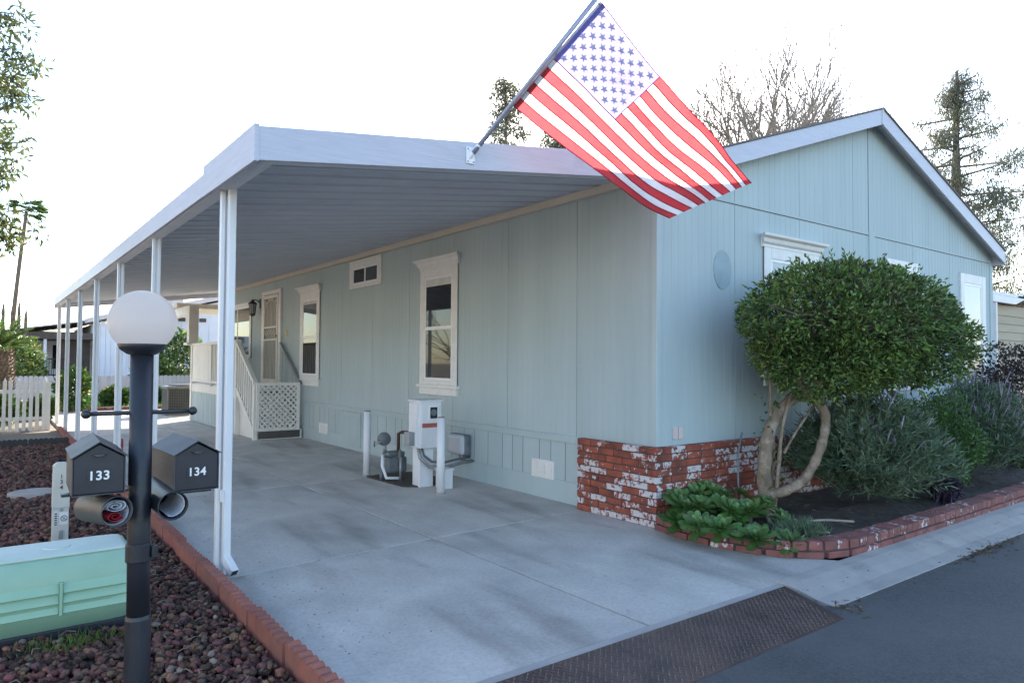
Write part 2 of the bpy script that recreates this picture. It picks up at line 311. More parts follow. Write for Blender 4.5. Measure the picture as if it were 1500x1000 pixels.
def blob(n, c, r, lo=.75, hi=1.02, bumps=.12, seed=0):
    q = np.random.default_rng(seed); d = unit(q.normal(size=(n, 3))); ph = q.uniform(0, 6.28, 6)
    b = 1 + bumps * (np.sin(d[:, 0] * 5 + ph[0]) * np.sin(d[:, 1] * 4 + ph[1]) + np.sin(d[:, 2] * 6 + ph[2] + d[:, 0] * 3) * .7)
    t = (q.uniform(lo ** 3, hi ** 3, n)) ** (1 / 3)
    return np.array(c) + d * np.array(r) * (b * t)[:, None], d
def grow(p, d, L, r, depth, q, out, tips, spread=.5, gravity=0.0, nseg=4, kids=(2, 3), shrink=.72, taper=.6, n=4, wander=.18):
    p = Vector(p); d = Vector(d).normalized(); pts = [p.copy()]; rs = [r]
    for i in range(nseg):
        d = (d + Vector((q.gauss(0, wander), q.gauss(0, wander), q.gauss(0, wander) + gravity))).normalized()
        p = p + d * L / nseg; pts.append(p.copy()); rs.append(max(r * (1 - (1 - taper) * (i + 1) / nseg), .007))
    out.tube(pts, rs, n, False)
    if depth == 0: tips.append((pts[-1], d)); return
    for k in range(q.randint(*kids)):
        i = q.randint(nseg // 2, nseg) if k else nseg
        nd = (d + Vector((q.gauss(0, spread), q.gauss(0, spread), q.gauss(0, spread)))).normalized()
        grow(pts[i], nd, L * shrink * q.uniform(.8, 1.15), rs[i] * .75, depth - 1, q, out, tips, spread, gravity, nseg, kids, shrink, taper, max(n - 1, 3), wander)

# ------------------------------------------------------------------ setting: ground, road, curb, driveway, beds
def struct(g, name, m, bevel=0): return tag(g.obj(name, m, None, False, bevel), kind='structure')
struct(G().box((-400, -400, -.5), (400, 400, -.12)), 'ground', M['dirt'])
struct(G().box((-60, -9.5, -.3), (80, -1.98, -.05)), 'road', M['asphalt'])
struct(G().box((-60, -40, -.3), (80, -9.6, .02)), 'far_verge', M['dirt'])
dw = tag(bpy.data.objects.new('driveway', None), kind='structure'); COL.objects.link(dw); WP['driveway'] = Vector((0, 0, 0))
def slab(poly, name='slab'):
    g = G().prism(poly, lambda x, y: (x, y, -.10), lambda x, y: (x, y, 0)); return g.obj(name, M['concrete'], dw, bevel=.006)
XL, XM, J = -3.66, -1.91, .008
ys = [-1.63, .80, 3.95, 7.1, 10.25, 13.4, 16.5, 19.2]
for i in range(len(ys) - 1):
    a, b = ys[i], ys[i + 1]; sk = -.12 if i == 0 else 0; sk0 = -.12 if i == 1 else 0
    slab([(XL, a + sk0 + J), (XM - J, a + J), (XM - J, b - J), (XL, b + sk - J)])
    if i == 0: slab([(XM + J, a + J), (.30, a + J), (.05, -1.3), (.05, b + .1), (XM + J, b - J)])
    elif i == 1: slab([(XM + J, a + J), (.05, a + .12), (.05, b - J), (XM + J, b - J)])
    else: slab([(XM + J, a + J), (.05 if b < 15.5 else 8, a + J), (.05 if b < 15.5 else 8, b - J), (XM + J, b - J)])
G().box((XL + .02, -1.6, -.11), (.05, 19, -.03)).obj('joint_bed', M['mortar'], dw)
cb = tag(bpy.data.objects.new('curb', None), kind='structure'); COL.objects.link(cb); WP['curb'] = Vector((0, 0, 0))
xs = [-.62, 1.55, 4.6, 7.65, 10.7, 13.75, 16.8, 19.85, 30]
prof = [(-1.60, -.12), (-1.60, .012), (-1.70, .010), (-1.80, -.008), (-1.90, -.034), (-2.03, -.044), (-2.03, -.12)]
for a, b in zip(xs[:-1], xs[1:]):
    G().prism(prof, lambda y, z: (a + .006, y, z), lambda y, z: (b - .006, y, z)).obj('curb_segment', M['curb'], cb, bevel=.004)
G().prism([(-1.632, -.12), (-1.632, .004), (-1.70, .002), (-1.72, -.12)], lambda y, z: (-9, y, z), lambda y, z: (-.63, y, z)).obj('curb_lip', M['curb'], cb, bevel=.003)
# planting bed soil
bed = G()
bp = [(-.03, -.02), (-.10, -.45), (-.12, -.75), (.0, -1.15), (.22, -1.38), (.5, -1.46), (20, -1.46), (20, 0.05), (.02, .05)]
nx, ny = 120, 10
V = []; F = []
for i in range(nx + 1):
    for j in range(ny + 1):
        x = .06 + (19.9) * (i / nx) ** 1.6; yy = -1.45 + 1.47 * j / ny
        if x < .5: yy = max(yy, -1.40 + (.5 - x) * .9)
        V.append((x, yy, .07 + .03 * math.sin(x * 3.1 + yy * 5) * math.cos(x * 1.3 - yy * 4) + rnd.uniform(0, .018)))
for i in range(nx):
    for j in range(ny):
        a = i * (ny + 1) + j; F.append((a, a + ny + 1, a + ny + 2, a + 1))
bed.add(V, F); struct(bed, 'planting_bed', M['soil'])
# lava bed at left and earth beyond
lb = G(); nx, ny = 16, 60; V = []; F = []
for i in range(nx + 1):
    for j in range(ny + 1):
        x = -7.4 + 3.62 * i / nx; y = -1.95 + 12.6 * j / ny; V.append((x, y, -.055 + .02 * math.sin(x * 2.2 + y) + .015 * math.sin(y * 3.1) + (-.05 if y < -1.7 else 0)))
for i in range(nx):
    for j in range(ny):
        a = i * (ny + 1) + j; F.append((a, a + ny + 1, a + ny + 2, a + 1))
lb.add(V, F); struct(lb, 'lava_bed', M['lavabase'])
struct(G().box((-7.4, 10.7, -.11), (-3.75, 26, -.005)), 'earth_yard', M['dirt'])
struct(G().box((-14, 26.05, -.11), (30, 33, .0)), 'far_lane', M['curb'])
struct(G().box((-3.7, 19.3, -.11), (20, 26, .02)), 'lawn_bed', M['lawn'])

# ------------------------------------------------------------------ the house
HX, HY, SL, RZ = 8.1, 15.0, .342, 4.74
house = thing('manufactured_house', 'long pale sage mobile home with white trim and low gabled roof', 'house', (4, 7, 0))
def rz(x): return RZ - SL * abs(x - 4.05)
G().prism([(.03, 0), (HX - .03, 0), (HX - .03, rz(8.1) - .1), (4.05, RZ - .1), (.03, rz(0) - .1)], lambda x, z: (x, .03, z), lambda x, z: (x, HY, z)).obj('wall_core', M['siding'], house)
def siding(t0, t1, z0, ztop, place, pitch=.1016, gw=.006, gd=.0020, name='siding_panel'):
    g = G(); ts = []; t = t0 + .004
    ts.append((t, 0)); k = math.ceil((t0 + .03) / pitch)
    while k * pitch < t1 - .03:
        c = k * pitch; ts += [(c - gw / 2, 0), (c - gw / 3, gd), (c + gw / 3, gd), (c + gw / 2, 0)]; k += 1
    ts.append((t1 - .004, 0))
    n = len(ts); V = [place(t, d, z0) for t, d in ts] + [place(t, d, ztop(t)) for t, d in ts]
    V += [place(ts[0][0], .028, z0), place(ts[-1][0], .028, z0), place(ts[0][0], .028, ztop(ts[0][0])), place(ts[-1][0], .028, ztop(ts[-1][0]))]
    F = [(i, i + 1, n + i + 1, n + i) for i in range(n - 1)] + [(0, n, 2 * n + 2, 2 * n), (n - 1, 2 * n + 1, 2 * n + 3, 2 * n - 1)]
    return g.add(V, F).obj(name, M['siding'], house)
longp = lambda t, d, z: (d, t, z); gabp = lambda t, d, z: (t, d, z)
cuts = [0.02, 1.1, 2.32, 3.54, 4.76, 5.98, 7.2, 8.42, 9.64, 10.86, 12.08, 13.3, 14.52, 15.0]
for a, b in zip(cuts[:-1], cuts[1:]): siding(a, b, .70, lambda t: 3.3, longp)
gx = [0.0, 1.2, 2.42, 3.64, 4.05, 5.27, 6.49, 7.71, 8.1]
for a, b in zip(gx[:-1], gx[1:]):
    siding(a, b, .70, lambda t: 3.155, gabp); siding(a, b, 3.175, lambda t: rz(t) - .06, gabp)
T = lambda a, b, name, m='trim', p=house, bev=.004: G().box(a, b).obj(name, M[m], p, bevel=bev)
# gable flashing, batten, corner boards
T((0.0, -.004, 3.152), (4.03, .02, 3.178), 'belt_flashing', 'siding'); T((4.17, -.004, 3.152), (8.1, .02, 3.178), 'belt_flashing', 'siding')
T((0.0, -.006, 3.146), (8.1, .02, 3.1515), 'seam_joint', 'mortar', bev=0); T((4.026, -.002, 3.2), (4.0345, .02, 4.62), 'panel_joint', 'mortar', bev=0)
T((4.03, -.016, .72), (4.17, .02, 3.20), 'batten', 'siding'); T((4.035, -.006, 3.2), (4.06, .02, 4.6), 'batten', 'siding')
T((8.02, -.014, .1), (8.13, .05, 3.2), 'corner_board', 'siding'); T((-.012, -.012, .70), (.05, .05, 3.3), 'corner_board', 'siding')
# skirting on the long side
T((-.022, .97, .645), (.02, 15, .72), 'belt_board', 'siding'); T((-.012, .97, 0.0), (.02, 15, .235), 'base_board', 'siding')
y = .97; ph = [rnd.choice([.2, .24, .3, .3]) for _ in range(80)]
for d in ph:
    if y + d > 15: break
    T((-.006, y + .004, .235), (.02, y + d - .004, .645), 'skirting_panel', 'siding', bev=.003); y += d
T((-.004, .97, .23), (.02, 15, .65), 'skirting_back', 'mortar', bev=0)
def vent(y0, y1, z0, z1):
    v = T((-.022, y0, z0), (-.004, y1, z1), 'skirting_vent', 'trim')
    for i in range(3):
        a = y0 + (y1 - y0) * (.06 + .31 * i); b = a + (y1 - y0) * .26
        for j in range(6):
            z = z0 + .02 + (z1 - z0 - .04) * j / 6; T((-.03, a, z), (-.02, b, z + .012), 'louver', 'trim', v, 0)
vent(1.45, 1.83, .22, .42); vent(7.75, 8.15, .17, .36); vent(10.0, 10.3, .17, .36)
hatch = T((-.030, 6.35, .06), (-.006, 7.1, .63), 'access_hatch', 'siding'); T((-.038, 6.45, .2), (-.028, 7.0, .56), 'hatch_panel', 'siding', hatch)
# gable skirting behind the bed, right of the bricks
T((.02, -.004, 0), (8.1, .03, .72), 'gable_base', 'siding')
# windows: frame, panes, blind, casing pieces; P maps (t, depth out of the wall, z)
PL = lambda t, d, z: (-d, t, z); PG = lambda t, d, z: (t, -d, z)
def pbox(P, t0, t1, d0, d1, z0, z1, name, m, par, bev=.004):
    a = P(t0, d0, z0); b = P(t1, d1, z1); lo = [min(a[i], b[i]) for i in range(3)]; hi = [max(a[i], b[i]) for i in range(3)]
    return G().box(lo, hi).obj(name, M[m], par, bevel=bev)
def crown(P, t0, t1, z, par):
    g = G(); pr = [(0, 0), (.028, 0), (.028, .03), (.05, .05), (.062, .09), (.095, .11), (.10, .135), (0, .135)]
    e = lambda d: max(d - .028, 0)
    va = [P(t0 - e(d), d, z + h) for d, h in pr]; vb = [P(t1 + e(d), d, z + h) for d, h in pr]; n = len(pr)
    g.add(va + vb, [tuple(range(n)), tuple(range(n, 2 * n))[::-1]] + [(i, (i + 1) % n, n + (i + 1) % n, n + i) for i in range(n)])
    return g.obj('crown_moulding', M['trim'], par, bevel=.003)
def window(P, t0, t1, z0, z1, cas=.11, head=True, sill=True, panes='v', glass=('darkglass', 'darkglass'), label=None, blind=0, split=.5):
    w = pbox(P, t0, t1, 0, .012, z0, z1, 'window', 'ink', house, 0)
    if label: w['label'] = label
    pbox(P, t0, t0 + cas, -.005, .026, z0, z1, 'casing', 'trim', w); pbox(P, t1 - cas, t1, -.005, .026, z0, z1, 'casing', 'trim', w)
    pbox(P, t0 + cas, t1 - cas, -.005, .0255, z1 - cas, z1, 'casing', 'trim', w)
    pbox(P, t0 + cas, t1 - cas, -.005, .0255, z0, z0 + cas * .5, 'casing', 'trim', w)
    a, b, c, d = t0 + cas, t1 - cas, z0 + cas * .5, z1 - cas; f = .035
    for q in ((a, a + f, c, d), (b - f, b, c, d), (a + f, b - f, c, c + f), (a + f, b - f, d - f, d)): pbox(P, q[0], q[1], .0, .020, q[2], q[3], 'frame', 'white', w, .003)
    a += f; b -= f; c += f; d -= f
    if panes == 'v':
        m = c + (d - c) * split; pbox(P, a, b, 0, .022, m - .025, m + .025, 'meeting_rail', 'white', w, .003)
        pbox(P, a, b, .010, .0145, m + .025, d, 'pane', glass[0], w, 0); pbox(P, a, b, .008, .0135, c, m - .025, 'pane', glass[1], w, 0)
        if blind: pbox(P, a, b, .012, .0155, d - blind, d, 'blind', 'blind', w, 0)
    elif panes == 'h':
        m = (a + b) / 2; pbox(P, m - .02, m + .02, 0, .022, c, d, 'mullion', 'white', w, .003)
        pbox(P, a, m - .02, .010, .0145, c, d, 'pane', glass[0], w, 0); pbox(P, m + .02, b, .008, .0135, c, d, 'pane', glass[1], w, 0)
    else: pbox(P, a, b, .010, .0145, c, d, 'pane', glass[0], w, 0)
    if head: crown(P, t0 - .035, t1 + .02, z1, w)
    if sill:
        pbox(P, t0 - .05, t1 + .05, -.005, .06, z0 - .045, z0, 'sill', 'trim', w); pbox(P, t0 - .0, t1 + .0, -.005, .028, z0 - .14, z0 - .045, 'apron', 'trim', w)
    return w
window(PL, 3.42, 4.40, 1.18, 2.80, .12, glass=('darkglass', 'darkglass'), blind=.10, label='tall dark two sash window nearest the corner')
window(PL, 8.20, 9.20, 1.16, 2.80, .12, glass=('midglass', 'darkglass'), label='tall dark window beside the front door', blind=.06)
window(PL, 5.66, 6.86, 2.72, 3.19, .12, head=False, sill=False, panes='h', glass=('midglass', 'darkglass'), label='small high sliding window')
window(PL, 12.42, 14.66, 1.55, 2.88, .10, head=False, sill=False, panes='h', glass=('midglass', 'midglass'), label='wide bright window beside the porch')
window(PG, 1.70, 2.80, 1.40, 2.76, .12, glass=('paleglass', 'paleglass'), sill=True, label='gable window with crown moulding behind the topiary')
window(PG, 4.46, 5.43, 1.15, 2.90, .13, head=False, sill=False, glass=('paleglass', 'paleglass'), label='flat trimmed gable window mostly hidden by foliage')
window(PG, 6.84, 7.80, 1.15, 2.90, .14, head=False, sill=False, glass=('paleglass', 'paleglass'), label='flat trimmed gable window nearest the right corner', split=.35)
g = G().lathe([(.001, 0), (.145, 0), (.145, .006), (.001, .006)], (0, 0, 0), 28, Matrix.Rotation(R(90), 3, 'X'))
g.v = [(x + .99, y - .001, z * 1.38 + 2.45) for x, y, z in g.v]; g.obj('oval_patch', M['oval'], house)
for dx in (0, .075): T((.215 + dx, -.022, .78), (.275 + dx, .0, .89), 'outlet_cover', 'pinkwhite')
# door with scrolled security grille
dr = T((-.02, 10.30, .95), (-.002, 11.55, 3.02), 'door', 'ink', bev=0)
for a in ((10.30, 10.42, .95, 3.02), (11.43, 11.55, .95, 3.02), (10.42, 11.43, 2.94, 3.02)): pbox(PL, a[0], a[1], .0, .05, a[2], a[3], 'casing', 'trim', dr)
pbox(PL, 10.42, 11.43, .0, .022, .95, 2.94, 'door_leaf', 'doorgrey', dr)
for a in ((10.44, 10.51, .98, 2.92), (11.34, 11.41, .98, 2.92), (10.51, 11.34, 2.85, 2.92), (10.51, 11.34, .98, 1.10), (10.51, 11.34, 1.93, 1.97), (10.51, 11.34, 2.20, 2.24)):
    pbox(PL, a[0], a[1], .035, .062, a[2], a[3], 'grille_frame', 'picket', dr)
for i in range(9):
    yy = 10.56 + i * .092; G().tube([(-.05, yy, 1.1), (-.05, yy, 1.93)], .008, 6).obj('grille_bar', M['picket'], dr)
    G().tube([(-.05, yy, 2.24), (-.05, yy, 2.86 - (abs(i - 4) / 4) ** 2 * .22)], .008, 6).obj('grille_bar', M['picket'], dr)
arch = [(-.05, 10.925 + .40 * math.cos(t), 2.55 + .27 * math.sin(t)) for t in np.linspace(0, math.pi, 14)]
G().tube(arch, .010, 6).obj('grille_arch', M['picket'], dr)
sc = G()
for cx, cz, rr in [(10.66, 2.085, .085), (10.85, 2.085, .085), (11.02, 2.085, .085), (11.2, 2.085, .085), (10.6, 2.77, .06), (11.25, 2.77, .06), (10.78, 2.83, .045), (11.07, 2.83, .045)]:
    sc.tube([(-.05, cx + (rr * (1 - t / 9)) * math.cos(t), cz + (rr * (1 - t / 9)) * math.sin(t)) for t in np.linspace(0, 7.5, 22)], .008, 5)
tag(sc.obj('grille_scroll', M['picket'], dr), kind='stuff')
G().ball((-.07, 10.48, 2.02), .03, 6).obj('door_knob', M['brass'], dr)
T((-.02, 9.98, 2.0), (-.0, 10.03, 2.13), 'doorbell', 'brass')
# roof: two shingle slabs, rake boards, drip edge
for sgn in (-1, 1):
    e = 4.05 + sgn * 4.12; n = 'roof_slope'
    poly = [(4.05, RZ), (e, RZ - SL * 4.12), (e, RZ - SL * 4.12 + .018), (4.05, RZ + .02)]
    G().prism(poly, lambda x, z: (x, -.20, z), lambda x, z: (x, 15.3, z)).obj(n, M['shingle'], house)
    poly = [(4.05 + sgn * .002, RZ - .005), (e, RZ - SL * 4.12 - .005), (e, RZ - SL * 4.12 - .20), (4.05 + sgn * .002, RZ - .20)]
    G().prism(poly, lambda x, z: (x, -.185, z), lambda x, z: (x, -.155, z)).obj('rake_board', M['fascia'], house, bevel=.003)
    poly = [(4.05, RZ - .01), (e, RZ - SL * 4.12 - .01), (e, RZ - SL * 4.12 - .06), (4.05, RZ - .06)]
    G().prism(poly, lambda x, z: (x, -.155, z), lambda x, z: (x, .04, z)).obj('soffit', M['trim'], house)
T((8.15, -.185, 3.12), (8.19, 15.3, 3.33), 'eave_fascia', 'fascia')
G().cb((4.05, -.188, RZ - .1), (.05, .008, .2)).obj('rake_cap', M['fascia'], house)
# porch roof beyond the far corner
T((-1.02, 14.3, 2.62), (-.84, 17.4, 2.84), 'porch_beam', 'picket'); T((-1.1, 15.05, 2.84), (8.1, 17.5, 2.96), 'porch_roof', 'nbwarm')
pc = T((-1.02, 14.06, 1.9), (-.80, 14.28, 2.84), 'porch_pillar', 'picket'); T((-1.08, 14.0, 1.86), (-.74, 14.34, 1.92), 'pillar_cap', 'trim', pc)

# ------------------------------------------------------------------ carport
cp = thing('carport', 'white aluminium carport awning attached along the long side of the sage house', 'carport', (-1.9, 7, 0))
dz = lambda x: 3.29 + .132 * x          # underside height against x (negative outwards)
pan = G(); pw = .305
pr = [(0, 0), (.07, 0), (.08, .012), (.09, 0), (.14, 0), (.15, .012), (.16, 0), (.205, 0), (.213, .045), (.287, .045), (.295, 0), (.305, 0)]
n = len(pr); V = [(-3.70, yy, dz(-3.70) + h) for yy, h in pr] + [(-.02, yy, dz(-.02) + h) for yy, h in pr]
pan.add(V, [(i, i + 1, n + i + 1, n + i) for i in range(n - 1)])
pan.v = [(x, yy, z) for x, yy, z in pan.v]
rp = Rep('roof_panel', M['deck'], pan)
for i in range(50): rp.at((0, -.16 + i * pw, 0), cp)
def sbox(x0, x1, y0, y1, zf, h, name, m, par=cp, bev=.004):   # a board along x that follows the awning slope
    return G().prism([(x0, zf(x0)), (x1, zf(x1)), (x1, zf(x1) + h), (x0, zf(x0) + h)], lambda x, z: (x, y0, z), lambda x, z: (x, y1, z)).obj(name, M[m], par, bevel=bev)
fz = lambda x: dz(x) - .118
sbox(-3.73, .04, -.20, -.165, fz, .205, 'front_fascia', 'fascia')
sbox(-3.70, .04, -.165, -.09, lambda x: fz(x) + .0, .012, 'fascia_flange', 'trim2')
def ybox(x0, x1, y0, y1, za, zb, h, name, m, bev=.004):
    return G().prism([(y0, za), (y1, zb), (y1, zb + h), (y0, za + h)], lambda y, z: (x0, y, z), lambda y, z: (x1, y, z)).obj(name, M[m], cp, bevel=bev)
z0 = fz(-3.73)
ybox(-3.745, -3.715, -.205, 1.02, z0 - .006, z0 + .004, .222, 'corner_fascia', 'fascia')
for a, b in ((1.02, 6.1), (6.104, 10.9), (10.904, 15.12)):
    ybox(-3.73, -3.70, a, b, z0 + .02 + .004 * (a - 1), z0 + .02 + .004 * (b - 1), .165, 'side_fascia', 'fascia')
ybox(-3.70, -3.60, -.16, 15.1, z0 + .015, z0 + .07, .014, 'gutter_floor', 'trim2')
sbox(-3.73, -.02, 15.09, 15.12, fz, .19, 'back_fascia', 'fascia')
G().box((-.075, -.1, 3.205), (-.005, 15.1, 3.283)).obj('ledger', M['nbwarm'], cp, bevel=.005)
# posts: rolled double channel
cs = [(-.038, -.025), (-.010, -.025), (-.010, -.010), (.012, -.010), (.012, -.025), (.038, -.025), (.038, .025), (.012, .025), (.012, .010), (-.010, .010), (-.010, .025), (-.038, .025)]
pg = G().prism(cs, lambda x, y: (x, y, 0), lambda x, y: (x, y, 2.80)); pr_ = Rep('post', M['post'], pg, bevel=.004)
px = [.78, 3.32, 5.64, 8.0, 10.35, 12.72, 14.9]
for i, y in enumerate(px):
    p = pr_.at((-3.64, y, .0), cp, (1, 1, 1 + .008 * i))
    G().box((-3.70, y - .05, 0), (-3.58, y + .05, .006)).obj('foot_plate', M['galv'], p)
b2 = sbox(-3.66, -3.615, -.16, 15.05, lambda x: dz(x) - .05, .045, 'header_beam', 'post')
ds = G().box((-3.642, .695, .10), (-3.590, .748, 2.72)).obj('downspout', M['post'], cp, bevel=.008)
G().bar((-3.616, .720, .13), (-3.585, .625, .045), .054, .054).obj('spout_elbow', M['post'], ds, bevel=.006)
G().bar((-3.5862, .630, .049), (-3.584, .622, .042), .042, .042).obj('spout_mouth', M['ink'], ds)
G().box((-3.655, .69, .52), (-3.643, .75, .60)).obj('strap', M['post'], ds)

# ------------------------------------------------------------------ brick veneer at the corner and brick border of the bed
def bricks_mesh(l, h, d, m, bev):
    g = G().box((-l / 2, -d / 2, 0), (l / 2, d / 2, h)); return g
wallb = thing('brick_wall', 'low red brick skirting wall with peeling white paint round the house corner', 'brick wall', (1, -.05, 0))
BL, BH, JT = .205, .0565, .010
CH = .73 / 11
rb = Rep('brick', M['brick'], bricks_mesh(BL, CH - JT, .085, 0, 0), bevel=.004)
far = G(); cnt = 0
for k in range(11):
    z = .004 + k * CH; off = (k % 2) * (BL + JT) / 2
    # side face x = -.11, running back along y
    y = -.075 + (0.052 if k % 2 else BL / 2) ; t = 0
    yy = -.095 + (BL + JT if k % 2 == 0 else (BL + JT) / 2)
    y0 = -.095
    segs = []
    while y0 < .955:
        L = min((yy if not segs else BL + JT + y0) - y0, .97 - y0); 
        if not segs: L = yy + .095
        if L > .05: segs.append((y0, L))
        y0 += L
    for a, L in segs:
        rb.at((-.07 + rnd.uniform(-.003, .003), a + L / 2, z), wallb, ((L - JT) / BL, 1, 1), (0, 0, R(90) + rnd.uniform(-.012, .012)))
    x0 = -.112 + (.105 if k % 2 == 0 else .0) * 0
    x = -.022 if k % 2 == 0 else -.11
    first = True
    while x < 7.9:
        L = BL + JT if not (first and k % 2 == 0) else (BL + JT) / 2 + .01
        c = (x + L / 2, -.055 + rnd.uniform(-.003, .003), z)
        if x < 3.75: rb.at(c, wallb, ((L - JT) / BL, 1, 1), (0, 0, rnd.uniform(-.012, .012)))
        else: far.cb((c[0], c[1], z + (CH - JT) / 2), (L - JT, .085, CH - JT))
        x += L; first = False
tag(far.obj('brick_course', M['edgebrick'], wallb), kind='stuff')
G().box((-.10, -.085, 0), (-.035, .965, .722)).obj('mortar_bed', M['mortar'], wallb); G().box((-.034, -.086, 0), (7.9, -.02, .722)).obj('mortar_bed', M['mortar'], wallb)
border = thing('brick_border', 'low curved two course red brick edging along the planting bed', 'brick edging', (2, -1.5, 0))
ctrl = [(-.06, -.10), (-.12, -.45), (-.11, -.80), (-.02, -1.12), (.15, -1.35), (.38, -1.48), (.8, -1.53), (2.5, -1.53), (6, -1.50), (10, -1.47), (14.5, -1.44)]
def catmull(P, m=24):
    P = [Vector((*p, 0)) for p in P]; P = [P[0] * 2 - P[1]] + P + [P[-1] * 2 - P[-2]]; o = []
    for i in range(1, len(P) - 2):
        for k in range(m):
            t = k / m; a, b, c, d = P[i - 1:i + 3]
            o.append(.5 * ((2 * b) + (c - a) * t + (2 * a - 5 * b + 4 * c - d) * t * t + (3 * b - a - 3 * c + d) * t ** 3))
    o.append(P[-2]); return o
path = catmull(ctrl); acc = [0]
for a, b in zip(path[:-1], path[1:]): acc.append(acc[-1] + (b - a).length)
def onpath(s):
    s = max(0, min(s, acc[-1] - 1e-4)); i = max(0, np.searchsorted(acc, s) - 1); t = (s - acc[i]) / (acc[i + 1] - acc[i]); d = (path[i + 1] - path[i]).normalized(); return path[i].lerp(path[i + 1], t), d
eb = Rep('brick', M['edgebrick'], bricks_mesh(.104, .066, .17, 0, 0), bevel=.003)
eb2 = Rep('brick', M['edgebrick'], bricks_mesh(.2, .050, .1, 0, 0), bevel=.003)
s = .06; n_ = 0
while s < 15.3:
    p, d = onpath(s); q = Vector((-d.y, d.x, 0))
    eb.at((p.x + q.x * .02, p.y + q.y * .02, .060 + rnd.uniform(-.005, .005)), border, None, (0, 0, math.atan2(d.y, d.x) + rnd.uniform(-.02, .02))); s += .112; n_ += 1
s = .11
while s < 15.3:
    p, d = onpath(s); q = Vector((-d.y, d.x, 0))
    eb2.at((p.x - q.x * .03, p.y - q.y * .03, .002), border, None, (0, 0, math.atan2(d.y, d.x) + rnd.uniform(-.015, .015))); s += .209
mb = G(); pts = [onpath(s) for s in np.arange(.02, 15.3, .1)]
for (p, d), (p2, d2) in zip(pts[:-1], pts[1:]):
    q = Vector((-d.y, d.x, 0)); q2 = Vector((-d2.y, d2.x, 0))
    A = [p - q * .053, p + q * .09, p2 + q2 * .09, p2 - q2 * .053]
    mb.prism([(0,), (1,), (2,), (3,)], lambda i: (A[i].x, A[i].y, .0), lambda i: (A[i].x, A[i].y, .112))
tag(mb.obj('mortar_bed', M['mortar'], border), kind='stuff')
# scalloped edging along the left of the driveway
edg = thing('paver_edging', 'row of scalloped red concrete edging blocks beside the driveway', 'edging', (-3.72, 4, 0))
sg = G(); L = .60; n = 8; prf = []
out = [(-.30, -.12)]; 
for i in range(n):
    for t in np.linspace(0, math.pi, 6)[:-1]: out.append((-.30 + L * (i + .5 - .5 * math.cos(t)) / n, .040 + .034 * math.sin(t) ** .8 if t > 0 else .040))
out += [(.30, .040), (.30, -.12)]
sg.prism(out, lambda y, z: (-.032, y, z), lambda y, z: (.032, y, z))
se = Rep('block', M['paver'], sg)
y = -1.45
while y < 13.2:
    se.at((-3.715 + rnd.uniform(-.008, .008), y + .3, .012 + rnd.uniform(-.01, .012)), edg, None, (rnd.uniform(-.012, .012), rnd.uniform(-.05, .03), rnd.uniform(-.02, .02))); y += .612
ed2 = thing('dark_edging', 'dark scalloped edging strip across the lava rock near the picket fence', 'edging', (-4.3, 10.6, 0))
sd_ = Rep('block', M['acdark'], sg)
for i in range(5): sd_.at((-4.05 - i * .61, 10.65, .02), ed2, None, (0, 0, R(90)))

# steel plate over the gutter
pl = thing('steel_plate', 'rusty diamond tread steel ramp plate bridging the gutter at the driveway', 'steel plate', (-2.4, -1.9, -.04))
zf = lambda y: .010 + (y + 1.70) * .125
G().prism([(-1.70, zf(-1.70)), (-2.16, zf(-2.16)), (-2.16, zf(-2.16) - .012), (-1.70, zf(-1.70) - .012)], lambda y, z: (-5.2, y, z), lambda y, z: (-.66 + (y + 1.70) * .22, y, z)).obj('plate', M['plate'], pl)
lug = G(); i = 0
y = -1.715
while y > -2.15:
    x = -5.15 + (i % 2) * .02
    while x < -.72 + (y + 1.7) * .22:
        a = R(45) if (int((x + 9) / .04) + i) % 2 else R(-45)
        c, s_ = math.cos(a), math.sin(a); zz = zf(y)
        P = [(x + c * u - s_ * v, y + s_ * u + c * v, zz + h) for u, v, h in ((-.017, 0, -.001), (0, -.006, -.001), (.017, 0, -.001), (0, .006, -.001), (0, 0, .006))]
        lug.add(P, [(0, 1, 4), (1, 2, 4), (2, 3, 4), (3, 0, 4)]); x += .040
    y -= .020; i += 1
tag(lug.obj('tread_lug', M['plate'], pl), kind='stuff')

# ------------------------------------------------------------------ lamp post, mailboxes, paper tubes
PX, PY = -4.427, -.95
lp = thing('lamp_post', 'black lamp post with white globe and crossbar holding two mailboxes', 'lamp post', (PX, PY, -.05))
G().tube([(PX + .004, PY, .36), (PX, PY, .75), (PX - .003, PY, 1.54)], [.046, .046, .046], 24).obj('pole', M['black'], lp, True)
G().lathe([(.052, -.2), (.052, .38), (.047, .395)], (PX + .004, PY, 0), 24).obj('pole_sleeve', M['black'], lp, False)
G().lathe([(.049, .625), (.052, .63), (.052, .70), (.049, .705)], (PX, PY, 0), 24).obj('clamp_band', M['black'], lp)
G().bar((PX + .045, PY - .03, .665), (PX + .07, PY - .03, .665), .02, .05).obj('clamp_lug', M['black'], lp, bevel=.003)
G().lathe([(.046, 1.520), (.06, 1.524), (.088, 1.545), (.098, 1.566), (.096, 1.570)], (PX - .003, PY, 0), 28).obj('globe_collar', M['black'], lp, True)
gb = G(); pf = [(.137 * math.sin(t), 1.665 - .137 * math.cos(t)) for t in np.linspace(.74, math.pi - .02, 30)]
gb.lathe(pf, (PX - .003, PY, 0), 48); gb.obj('globe', M['globe'], lp, True)
xb = G().tube([(PX - .205, PY, 1.27), (PX + .205, PY, 1.268)], .0095, 12).obj('crossbar', M['black'], lp, True)
for sx in (-1, 1): G().ball((PX + sx * .208, PY, 1.269), .0195, 10).obj('ball_end', M['black'], xb, True)
